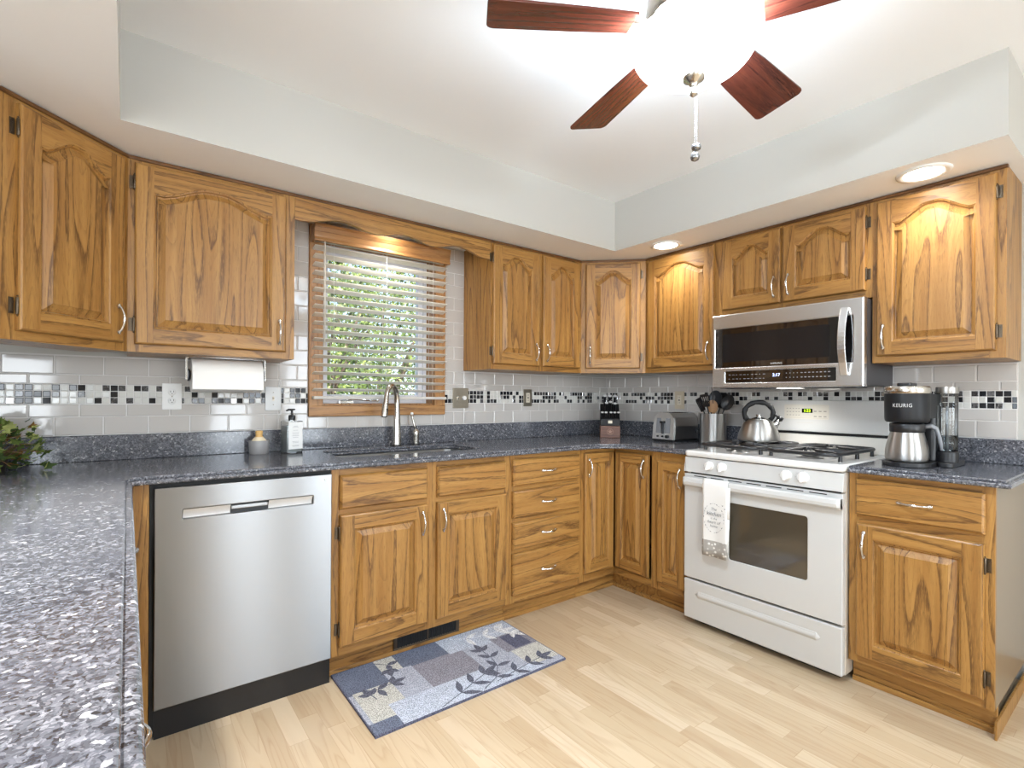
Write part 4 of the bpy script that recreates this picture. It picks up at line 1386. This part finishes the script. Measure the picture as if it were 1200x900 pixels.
# ivy plant
pl = thing('ivy_plant', 'leafy green ivy plant at the left end of the sink counter', 'plant', (-3.42, -.27, CT))
MB().lathe([(.045, 0), (.055, .05), (.060, .06), (.054, .06), (.05, .03)], (0, 0, 0), 24).build('pot', plain('dark_pot', S(52, 44, 38), .6), pl)
rnd = random.Random(11)
m, ms = MB(), MB()
LS = [(0, -.45), (.32, -.30), (.55, -.45), (.42, -.02), (.62, .22), (.25, .22), (0, .75), (-.25, .22), (-.62, .22), (-.42, -.02), (-.55, -.45), (-.32, -.30)]
for i in range(300):
    a, e = rnd.uniform(0, 2 * PI), rnd.uniform(-.35, 1.45)
    R_ = rnd.uniform(.08, .175) if e < .9 else rnd.uniform(.06, .14)
    p = Vector((math.cos(a) * math.cos(e) * R_, math.sin(a) * math.cos(e) * R_ * .9, (.060 + math.sin(e) * R_ * 1.0)))
    if p.z < .010: p.z = rnd.uniform(.010, .02)
    p.y = min(p.y, .215)
    s = rnd.uniform(.020, .040)
    q = Euler((rnd.gauss(.6, .5), rnd.gauss(0, .5), a - PI / 2 + rnd.gauss(0, .5))).to_matrix()
    vs = [p + q @ Vector((x * s, y * s, -abs(x) * s * .25 + .003)) for x, y in LS] + [p]
    for v in vs:
        v.z = max(v.z, .003); v.x = max(v.x, -.23); v.y = min(v.y, .235)
    k = rnd.random()
    m.add(vs, [(i_, (i_ + 1) % 12, 12) for i_ in range(12)], 0 if k < .45 else 1 if k < .72 else 2 if k < .9 else 3)
    if i % 3 == 0: ms.tube([(p.x * .15, p.y * .15, .05), (p.x * .6, p.y * .6, p.z * .7 + .03), tuple(p)], .0012, 5)
m.build('foliage', [leaf_mat('ivy_green', S(118, 138, 74)), leaf_mat('ivy_dark', S(80, 98, 60)), leaf_mat('ivy_light', S(180, 188, 116)), leaf_mat('ivy_brown', S(136, 104, 60))], pl)
ms.build('stems', plain('ivy_stem', S(110, 84, 50), .7), pl)

# knife block
kb = thing('knife_block', 'black slanted knife block on a brown wooden base in the corner', 'knife block', (-.335, -.325, CT), -PI / 4)
bs = MB().box(-.068, .068, -.035, .105, 0, .082).build('wood_base', walnut, kb, bevel=.003)
m = MB()
star = []
for i in range(10):
    a = PI / 2 + i * PI / 5
    r_ = .017 if i % 2 == 0 else .008
    star.append((r_ * math.cos(a), r_ * math.sin(a)))
m.mesh(plate_mesh(star, t=.002), 0, Matrix.Translation((0, -.0345, .042)) @ Matrix.Rotation(PI / 2, 4, 'X'))
m.mesh(plate_mesh([(.022 * math.cos(i * PI / 12), .022 * math.sin(i * PI / 12)) for i in range(24)], [[(.0195 * math.cos(i * PI / 12), .0195 * math.sin(i * PI / 12)) for i in range(24)]], t=.002), 0, Matrix.Translation((0, -.0345, .042)) @ Matrix.Rotation(PI / 2, 4, 'X'))
m.build('carved_emblem', plain('pale_carving', S(150, 112, 92), .5), bs)
m = MB()
vs = [(-.066, -.030, .082), (.066, -.030, .082), (.066, .10, .082), (-.066, .10, .082), (-.066, -.030, .128), (.066, -.030, .128), (.066, .085, .235), (-.066, .085, .235)]
m.add(vs, [(0, 3, 2, 1), (0, 1, 5, 4), (1, 2, 6, 5), (2, 3, 7, 6), (3, 0, 4, 7), (4, 5, 6, 7)])
m.build('slotted_block', blackm, kb, bevel=.003)
MB().box(-.014, .014, -.0318, -.0298, .100, .120).build('maker_badge', pewter, kb)
cap_m = plain('satin_steel_cap', S(226, 226, 226), .35, metal=.35)
kbm = Matrix.Translation((-.335, -.325, CT)) @ Matrix.Rotation(-PI / 4, 4, 'Z')
tiltv = Vector((0, -.62, .78)).normalized()


def knife(label, x, t, L, w_):
    """handle grows out of the sloping top face at (x, t along the slope)"""
    base = Vector((x, -.030 + .115 * t, .128 + .107 * t))
    o = thing('knife', label, 'knife', tuple(kbm @ base), -PI / 4, 'knives standing in the knife block')
    m = MB()
    m.tube([-tiltv * .0, tiltv * L * .3, tiltv * L * .7, tiltv * L * .94], [w_ * .8, w_, w_ * .95, w_ * 1.15], 10, flat=.75)
    m.build('handle', black, o, sharp=50)
    m = MB()
    m.tube([tiltv * L * .93, tiltv * L * .97, tiltv * L], [w_ * 1.25, w_ * 1.35, w_ * 1.1], 10, flat=.9)
    m.build('end_cap', cap_m, o, sharp=50)
    return o


for i, x in enumerate((-.055, -.029, .004, .030, .056)):
    knife(['leftmost', 'second from left', 'middle', 'second from right', 'rightmost'][i] + ' of the five small knives in the lowest row of the knife block', x, .10, .052, .0078)
for i, (x, t) in enumerate(((-.026, .46), (.002, .52), (.032, .42))):
    knife(['left', 'middle', 'right'][i] + ' black-handled knife in the middle row of the knife block', x, t, .088, .0088)
for i, (x, t) in enumerate(((-.034, .88), (.0, .86), (.034, .86))):
    knife(['left', 'middle', 'right'][i] + ' tall black-handled knife in the top row of the knife block', x, t, .095, .0095)

# toaster
to = thing('toaster', 'chrome two-slot toaster with black base on the stove wall counter', 'toaster', (-.31, -.83, CT))
tl, tw_, th = .275, .168, .185
sec = [(0, .016), (.0, .10), (.010, .155), (.030, .178), (.055, .185)]
prof = [(y, z) for y, z in sec] + [(tw_ - y, z) for y, z in sec[::-1]]
m = MB()
n = len(prof)
xs_ = [(0, .94), (.012, 1), (tl - .012, 1), (tl, .94)]
vs = []
for x, s in xs_:
    for y, z in prof: vs.append((x + (z - .016) * .10 * (1 if x < .1 else -.3), tw_ / 2 + (y - tw_ / 2) * s, .016 + (z - .016) * (s * .02 + .98)))
for k in range(3):
    for i in range(n - 1): m.add([vs[k * n + i], vs[k * n + i + 1], vs[(k + 1) * n + i + 1], vs[(k + 1) * n + i]], [(0, 1, 2, 3)], 0, True)
m.add(vs[:n], [tuple(range(n))], 0); m.add(vs[3 * n:], [tuple(range(n))[::-1]], 0)
m.add([vs[i * n] for i in range(4)] + [vs[i * n + n - 1] for i in range(4)], [(0, 1, 5, 4), (1, 2, 6, 5), (2, 3, 7, 6)], 0)
m.build('shell', plain('polished_toaster_steel', S(200, 200, 200), .3, metal=1.0), to, sharp=35)
MB().box(.004, tl - .004, .004, tw_ - .004, 0, .017).build('base', black, to, bevel=.004)
m = MB()
for y in (.048, .092): m.box(.055, .225, y, y + .028, .1845, .1862)
m.build('bread_slot', blackm, to)
m = MB()
sl = lambda z, d_: -d_ + (z - .016) * .10
for y0 in (.030, .098):
    m.add([(sl(.055, .0015), y0, .055), (sl(.055, .0015), y0 + .040, .055), (sl(.150, .0015), y0 + .036, .150), (sl(.150, .0015), y0 + .004, .150)], [(0, 1, 2, 3)][::-1], 0)
pnl = m.build('lever_panel', plain('grey_toaster_panel', S(120, 122, 126), .35), to)
pso = pnl.modifiers.new('solidify', 'SOLIDIFY'); pso.thickness = .002; pso.offset = 0
m = MB().box(-.016, .012, .071, .097, .118, .132).box(-.006, .012, .078, .090, .05, .120, 1)
m.build('lever', [black, charcoal], to, bevel=.003)
m = MB()
m.lathe([(.011, -.012), (.010, -.003), (.012, .004)], (0, .048, .034), 16, axis='X')
m.lathe([(.006, -.007), (.006, .004)], (0, .084, .034), 12, axis='X')
m.lathe([(.006, -.007), (.006, .004)], (0, .120, .034), 12, axis='X')
m.build('browning_dial', black, to, sharp=40)
m = MB()
pts = [(.255, -.012, .06), (.235, -.022, .072), (.215, -.018, .085), (.222, -.012, .055), (.245, -.022, .045), (.262, -.016, .07), (.24, -.024, .09), (.228, -.022, .06), (.232, -.024, .02), (.236, -.022, .004), (.262, -.014, .004)]
m.tube(pts, .0032, 8)
m.build('power_cord', black, to)

# utensil crock
CX, CY = -.16, -1.005
cr = thing('utensil_crock', 'brushed steel crock full of cooking utensils left of the stove', 'crock', (CX, CY, CT))
MB().lathe([(.072, 0), (.0765, .002), (.0775, .008), (.0775, .178), (.079, .181), (.079, .185), (.076, .185), (.0745, .178), (.0745, .004), (.0001, .004)], (0, 0, 0), 48, cap1=False).build('cup', steel_z, cr, sharp=35)


def utensil(name, label, ang, lean, L, head, mat, tw=0.0, r=.0045, hm=None):
    b = Vector((CX, CY, CT + .006)) - Vector((math.cos(ang), math.sin(ang), 0)) * .026
    o = thing(name, label, name.replace('_', ' '), tuple(b), 0, 'utensils in the crock')
    R3 = Matrix.Rotation(ang, 4, 'Z') @ Matrix.Rotation(lean, 4, 'Y') @ Matrix.Rotation(tw, 4, 'Z')
    m = MB()
    m.tube([R3 @ Vector((0, 0, z)) for z in (0.0, .1, L * .8, L)], [r * 1.2, r, r * .9, r * .8], 8)
    m.build('handle', mat, o)
    m = MB()
    head(m, R3 @ Matrix.Translation((0, 0, L - .004)))
    m.build('head', hm or mat, o)
    return o


def flat_head(w_, h_, slots=0, taper=.75):
    def f(m, M4):
        outl = [(-w_ * taper * .5, 0), (w_ * taper * .5, 0), (w_ * .5, h_ * .85), (w_ * .42, h_), (-w_ * .42, h_), (-w_ * .5, h_ * .85)]
        hs_ = [rrect(-w_ * .3 + k * w_ * .6 / max(1, slots - 1) - .003, -w_ * .3 + k * w_ * .6 / max(1, slots - 1) + .003, h_ * .25, h_ * .8, .002, 2) for k in range(slots)]
        m.mesh(plate_mesh(outl, hs_, t=.004, bevel=.001), 0, M4 @ Matrix.Rotation(PI / 2, 4, 'Z') @ Matrix.Rotation(PI / 2, 4, 'X') @ Matrix.Translation((0, 0, -.002)))
    return f


def spoon_head(w_, h_, depth=.012):
    def f(m, M4):
        vs, fs = [], []
        N_, K = 16, 5
        for k in range(K + 1):
            s = k / K
            for i in range(N_):
                a = 2 * PI * i / N_
                vs.append(M4 @ Vector((depth * (1 - s * s) + .001, w_ / 2 * s * math.sin(a), h_ / 2 - h_ / 2 * s * math.cos(a))))
        for k in range(K):
            for i in range(N_): fs.append((k * N_ + i, k * N_ + (i + 1) % N_, (k + 1) * N_ + (i + 1) % N_, (k + 1) * N_ + i))
        k0 = len(vs)
        vs2 = [v + (M4.to_3x3() @ Vector((-.003, 0, 0))) for v in vs]
        m.add(vs, fs, 0, True); m.add(vs2, [f_[::-1] for f_ in fs], 0, True)
        m.add(vs[-N_:] + vs2[-N_:], [(i, (i + 1) % N_, N_ + (i + 1) % N_, N_ + i) for i in range(N_)], 0, True)
    return f


wood_u = plain('worn_utensil_wood', S(160, 122, 88), .6)
va_ = math.atan2(.561, .916)      # towards the wall, along the view
utensil('spatula', 'broad black spatula, tallest utensil in the steel crock', 1.9, .10, .245, flat_head(.105, .10, 0, .8), black, .2)
utensil('slotted_turner', 'black slotted turner leaning left in the steel crock', 2.35, .40, .215, flat_head(.075, .085, 3), black, -.7)
utensil('ladle', 'black ladle leaning right at the back of the steel crock', -.9, .30, .225, spoon_head(.09, .10, .03), black, .9)
utensil('serving_spoon', 'black serving spoon leaning far right in the steel crock', -1.25, .42, .225, spoon_head(.07, .10), black, 1.6)
utensil('wooden_spoon', 'worn brown wooden spoon at the front of the steel crock', 3.4, .16, .185, spoon_head(.062, .085), wood_u, .3)
utensil('wooden_stirrer', 'pale wooden stirring stick in the middle of the steel crock', 2.2, .16, .21, flat_head(.022, .035), plain('pale_wood', S(206, 168, 120), .6), .4)
utensil('basting_spoon', 'black deep spoon standing between spatula and ladle in the crock', -.2, .16, .23, spoon_head(.08, .10), charcoal, .5)

utensil('pasta_fork', 'black fork shaped server leaning left at the back of the steel crock', 2.75, .30, .235, flat_head(.06, .08, 4, .6), black, .5)
utensil('slim_scraper', 'slim black scraper standing upright at the right of the crock', -.6, .08, .245, flat_head(.03, .05), charcoal, 1.1)

# kettle
ke = thing('tea_kettle', 'polished steel whistling kettle with a black loop handle on the stove', 'kettle', (-.30, -1.36, ZT + .0465))
MB().lathe([(.092, 0), (.104, .004), (.106, .012), (.103, .030), (.093, .062), (.078, .092), (.062, .110), (.052, .116), (.048, .118)], (0, 0, 0), 48).build('body', steel_z, ke, sharp=60)
MB().lathe([(.048, .115), (.047, .120), (.030, .127), (.012, .130), (.010, .134), (.014, .138), (.013, .144), (.0, .146)], (0, 0, 0), 32, cap0=False, cap1=False).build('lid', chrome, ke, sharp=50)
hd = Vector((.6, -.8, 0))          # the handle plane faces the viewer
m = MB()
pts, rad = [], []
for i in range(19):
    t = i / 18
    a = math.radians(218 - 256 * t)
    pts.append(hd * (.072 * math.cos(a)) + Vector((0, 0, .150 + .060 * math.sin(a))))
    rad.append(.0108 + .0016 * math.sin(i * 2.1))
m.tube(pts, rad, 12, flat=1.2)
m.build('handle', plain('soft_black_grip', S(20, 20, 22), .5, spec=.3), ke)
sdir = Vector((.45, -.72, 0)).normalized()
m = MB()
m.tube([sdir * .070 + Vector((0, 0, .072)), sdir * .088 + Vector((0, 0, .098)), sdir * .100 + Vector((0, 0, .116))], [.022, .018, .0155], 16)
sp_ = m.build('spout', chrome, ke)
m = MB()
m.tube([sdir * .098 + Vector((0, 0, .114)), sdir * .108 + Vector((0, 0, .132))], [.0165, .0165], 14)
m.tube([sdir * .104 + Vector((0, 0, .126)), sdir * .086 + Vector((0, 0, .140)), sdir * .070 + Vector((0, 0, .142))], [.009, .008, .008], 10)
m.build('whistle_cap', black, sp_)

# coffee maker
CS = .86
co = thing('coffee_maker', 'black and steel coffee maker with thermal carafe and clear water tank', 'coffee maker', (-.44, -2.055, CT), 0)
m = MB()
me = plate_mesh([(.098 * math.cos(a), .098 * math.sin(a)) for a in [math.radians(90 + k * 10) for k in range(19)]] + [(.30, -.098), (.30, .098)], t=.020, bevel=.004)
m.mesh(me, 0)
me = plate_mesh(rrect(.06, .30, -.160, -.099, .02), t=.020, bevel=.004)
m.mesh(me, 0)
m.build('base', black, co)
MB().mesh(plate_mesh(rrect(.105, .22, -.088, .088, .02), t=.235, bevel=.006), 0, Matrix.Translation((0, 0, .018))).build('column', black, co)
m = MB()
m.lathe([(.080, .182), (.087, .188), (.089, .20), (.090, .300), (.089, .302)], (0, 0, 0), 48)
m.box(.0, .22, -.086, .086, .200, .300)
m.build('brew_head', plain('soft_black', S(24, 24, 26), .45, spec=.3), co, sharp=40)
m = MB()
m.lathe([(.0905, .302), (.0925, .306), (.092, .326), (.088, .331), (.001, .333)], (0, 0, 0), 48, cap1=False)
m.build('lid_ring', nickel, co, sharp=40)
MB().mesh(plate_mesh(rrect(-.050, .045, -.030, .030, .012), t=.014, bevel=.004), 0, Matrix.Translation((0, 0, .332))).build('lid_handle', black, co)
# lettering wraps round the drum front
tm = text_mesh('KEURIG', .021, .0004, space=1.12)
m = MB()
aim = math.atan2(-.692 + .02, -2.594)      # towards the viewer
for v in tm.vertices:
    a = aim - .20 + v.co.x / .0905
    v.co = Vector(((.0907 + v.co.z) * math.cos(a), (.0907 + v.co.z) * math.sin(a), .252 + v.co.y))
m.mesh(tm).build('brand_lettering', plain('silver_lettering', S(200, 200, 200), .4), co)
ca = MB().lathe([(.070, .022), (.082, .025), (.0865, .036), (.0865, .058), (.082, .085), (.073, .118), (.066, .142)], (0, 0, 0), 48).build('carafe', steel_z, co, sharp=60)
MB().lathe([(.0665, .141), (.070, .146), (.070, .172), (.066, .178), (.03, .181), (.001, .181)], (0, 0, 0), 40, cap0=False, cap1=False).build('carafe_lid', black, ca, sharp=40)
hx = Vector((.42, -.90, 0)).normalized()
m = MB()
hp = [(.066, .165), (.095, .167), (.112, .158), (.122, .130), (.130, .095), (.132, .070)]
for (a0, z0), (a1, z1) in zip(hp, hp[1:]): pass
m.tube([hx * a0 + Vector((0, 0, z0)) for a0, z0 in hp], [.012, .0125, .012, .011, .0095, .007], 12, flat=.8)
m.build('carafe_handle', plain('grey_handle', S(128, 130, 134), .35), ca)
# tank on the right
tx, ty = .155, -.118
m = MB()
m.lathe([(.040, .062), (.042, .066), (.042, .300), (.040, .304)], (tx, ty, 0), 32, cap0=False, cap1=False)
m.build('water_tank', acrylic, co, sharp=50)
MB().lathe([(.0385, .064), (.0385, .128), (.001, .128)], (tx, ty, 0), 32, cap1=False).build('water', glass_mat('tank_water', (.82, .85, .86, 1)), co)
MB().lathe([(.043, .303), (.0445, .306), (.0445, .326), (.042, .330), (.001, .331)], (tx, ty, 0), 32, cap1=False).build('tank_lid', steel_z, co, sharp=40)
m = MB()
m.lathe([(.046, .018), (.046, .060), (.041, .063)], (tx, ty, 0), 32)
m.build('tank_foot', black, co, sharp=40)
MB().tube([(tx, ty, .07), (tx, ty, .25)], .006, 10).build('tank_filter', plain('filter_grey', S(120, 122, 124), .4), co)

co.scale = (CS, CS, 1)

# ================================================================== RUG
X0, X1, Y0, Y1 = -2.343, -1.443, -1.062, -.5735
rg = MB()
rg.box(X0, X1, Y0, Y1, .0005, .009, 0)


def rugm(name, c, s=230):
    N = NT(name)
    v = N.coords()
    f = N.n('TexNoise', {'Vector': v, 'Scale': float(s), 'Detail': 1.0}).outputs[0]
    f2 = N.n('TexNoise', {'Vector': v, 'Scale': 14.0, 'Detail': 2.0}).outputs[0]
    dk = tuple(x * .45 for x in c[:3]) + (1,)
    lt = tuple(min(1, x * 1.65 + .02) for x in c[:3]) + (1,)
    cc = N.mix(N.math('ADD', N.math('MULTIPLY', N.ramp(f, [(.35, (0, 0, 0, 1)), (.65, (1, 1, 1, 1))]), .75), N.math('MULTIPLY', f2, .25)), dk, lt)
    N.bump(f, .5, .003)
    return N.set(col=cc, rough=.95, spec=.1)


rmats = [rugm('rug_slate_edge', S(84, 86, 104)), rugm('rug_navy', S(94, 100, 116)), rugm('rug_grey', S(126, 124, 132)), rugm('rug_pale_blue', S(168, 174, 186)),
         rugm('rug_stone', S(176, 174, 166)), rugm('rug_lavender_grey', S(154, 157, 168)), rugm('rug_charcoal_leaf', S(86, 88, 100)), rugm('rug_white_leaf', S(204, 206, 208))]
zr = [.0092]


def patch(u0, u1, v0, v1, mi):
    """u along the length from the left, v from the near edge to the cabinets, both 0..1"""
    zr[0] += .00003
    a, b, c, d = X0 + .004 + u0 * (X1 - X0 - .008), X0 + .004 + u1 * (X1 - X0 - .008), Y0 + .004 + v0 * (Y1 - Y0 - .008), Y0 + .004 + v1 * (Y1 - Y0 - .008)
    rg.quad((a, c, zr[0]), (b, c, zr[0]), (b, d, zr[0]), (a, d, zr[0]), mi)


for a in [(0, 1, 0, 1, 5), (0, .20, .58, 1, 1), (.20, .30, .72, 1, 4), (.30, .55, .66, 1, 1), (0.02, .20, .12, .60, 4), (0, .12, 0, .14, 1), (.20, .34, .34, .74, 5), (.34, .62, .28, .72, 2),
          (.55, .66, .70, 1, 3), (.12, .60, 0, .30, 3), (.62, .82, .10, .66, 5), (.66, 1, .66, 1, 3), (.80, 1, .40, .72, 2), (.82, 1, .08, .40, 4), (.60, .86, 0, .12, 3), (.86, .97, .42, .70, 0)]: patch(*a)


def leaf(u, v, ang, L, w_, mi):
    zr[0] += .00002
    cx, cy = X0 + u * (X1 - X0), Y0 + v * (Y1 - Y0)
    c_, s_ = math.cos(ang), math.sin(ang)
    pts = []
    for t in (0, .2, .45, .7, 1): pts.append((L * t, w_ * math.sin(PI * t ** .8)))
    pts += [(x, -y) for x, y in pts[-2:0:-1]]
    P_ = [(cx + x * c_ - y * s_, cy + x * s_ + y * c_) for x, y in pts]
    P_ = [(min(max(x, X0 + .005), X1 - .005), min(max(y, Y0 + .005), Y1 - .005), zr[0]) for x, y in P_]
    rg.add(P_, [tuple(range(len(P_)))], mi)


def stem(pts, mi, leaves, L=.085):
    P_ = [(X0 + u * (X1 - X0), Y0 + v * (Y1 - Y0)) for u, v in pts]
    zr[0] += .00002
    for p, q in zip(P_, P_[1:]):
        d_ = (Vector(q) - Vector(p)).normalized(); n_ = Vector((-d_.y, d_.x)) * .0022
        rg.quad((p[0] - n_.x, p[1] - n_.y, zr[0]), (q[0] - n_.x, q[1] - n_.y, zr[0]), (q[0] + n_.x, q[1] + n_.y, zr[0]), (p[0] + n_.x, p[1] + n_.y, zr[0]), mi)
    N_ = len(pts)
    for i in range(1, N_):
        u, v = pts[i]
        d_ = Vector(P_[i]) - Vector(P_[i - 1])
        a = math.atan2(d_.y, d_.x)
        for s in (-1, 1):
            if leaves > 0: leaf(u, v, a + s * .9, L * (1 - .25 * i / N_), .014, mi)
    leaf(pts[-1][0], pts[-1][1], a, L, .015, mi)


stem([(.30, .02), (.42, .10), (.50, .16), (.585, .22)], 6, 1, .095)
stem([(.52, .03), (.62, .12), (.68, .26), (.70, .42), (.70, .56)], 6, 1, .08)
stem([(.60, .06), (.72, .10), (.82, .13), (.90, .15)], 6, 1, .08)
stem([(.06, .60), (.13, .54), (.20, .56)], 6, 1, .07)
stem([(.20, .95), (.25, .86), (.24, .78)], 6, 1, .06)
stem([(.10, .42), (.09, .50)], 6, 1, .06)
stem([(.60, .98), (.70, .86), (.80, .82), (.90, .80)], 7, 1, .09)
stem([(.84, .98), (.90, .90), (.95, .72)], 7, 1, .08)
tag(rg.build('kitchen_rug', rmats), 'blue and grey patchwork rug with leaf sprigs in front of the sink', 'rug')

# ================================================================== GARDEN BEYOND THE WINDOW
struct(MB().box(-14, 12, .2, 26, -.45, -.35).build('ground', plain('lawn_green', S(96, 120, 60), .9)), 'lawn outside the kitchen window', 'ground')
gm = [leaf_mat('shrub_bright', S(152, 168, 98)), leaf_mat('shrub_green', S(112, 132, 76)), leaf_mat('shrub_dark', S(58, 74, 46)), leaf_mat('shrub_yellow', S(194, 198, 146))]


def shrub(label, cx, cy, rx, ry, z0, z1, n, seed, size):
    rnd = random.Random(seed)
    o = thing('garden_shrub', label, 'shrub', (cx, cy, -.36), 0, 'shrubs outside the kitchen window')
    m = MB()
    zc, rz = (z0 + z1) / 2, (z1 - z0) / 2
    for i in range(n):
        while True:
            p = Vector((rnd.uniform(-1, 1), rnd.uniform(-1, 1), rnd.uniform(-1, 1)))
            if .5 < p.length < 1: break
        p *= 1 + .12 * math.sin(p.x * 9 + seed) * math.cos(p.z * 8)
        p = Vector((p.x * rx, p.y * ry, zc + p.z * rz))
        q = Euler((rnd.uniform(-1.2, 1.2), rnd.uniform(-1.2, 1.2), rnd.uniform(0, 6.28))).to_matrix()
        s = size * rnd.uniform(.6, 1.3)
        k = rnd.random()
        m.add([p + q @ Vector(v) * s for v in ((0, -1, 0), (.45, 0, .12), (0, 1, 0), (-.45, 0, .12))], [(0, 1, 2, 3)], 0 if k < .34 else 1 if k < .68 else 2 if k < .88 else 3)
    m.build('foliage', gm, o)
    m = MB()
    m.tube([(0, 0, 0), (.05, .03, zc * .5), (0, 0, zc)], [.08, .06, .04], 8)
    for k in range(7):
        a = k * .9
        m.tube([(0, 0, zc * .5), (math.cos(a) * rx * .4, math.sin(a) * ry * .4, zc), (math.cos(a) * rx * .75, math.sin(a) * ry * .75, zc + rz * .4)], [.04, .025, .012], 6)
    m.build('trunk', plain('bark', S(86, 72, 60), .9), o)
    return o


shrub('bright leafy shrub filling the left of the kitchen window', -1.5, 2.9, .95, .7, .2, 3.5, 11000, 1, .032)
shrub('leafy shrub filling the middle of the kitchen window', 0.0, 4.6, 1.15, .8, .2, 3.9, 11000, 2, .032)
shrub('leafy shrub showing at the right of the kitchen window', 1.9, 3.6, .9, .8, .2, 3.8, 9000, 3, .034)
shrub('taller tree behind the shrubs outside the kitchen window', .3, 8.2, 3.0, 1.8, .8, 6.0, 9000, 4, .06)
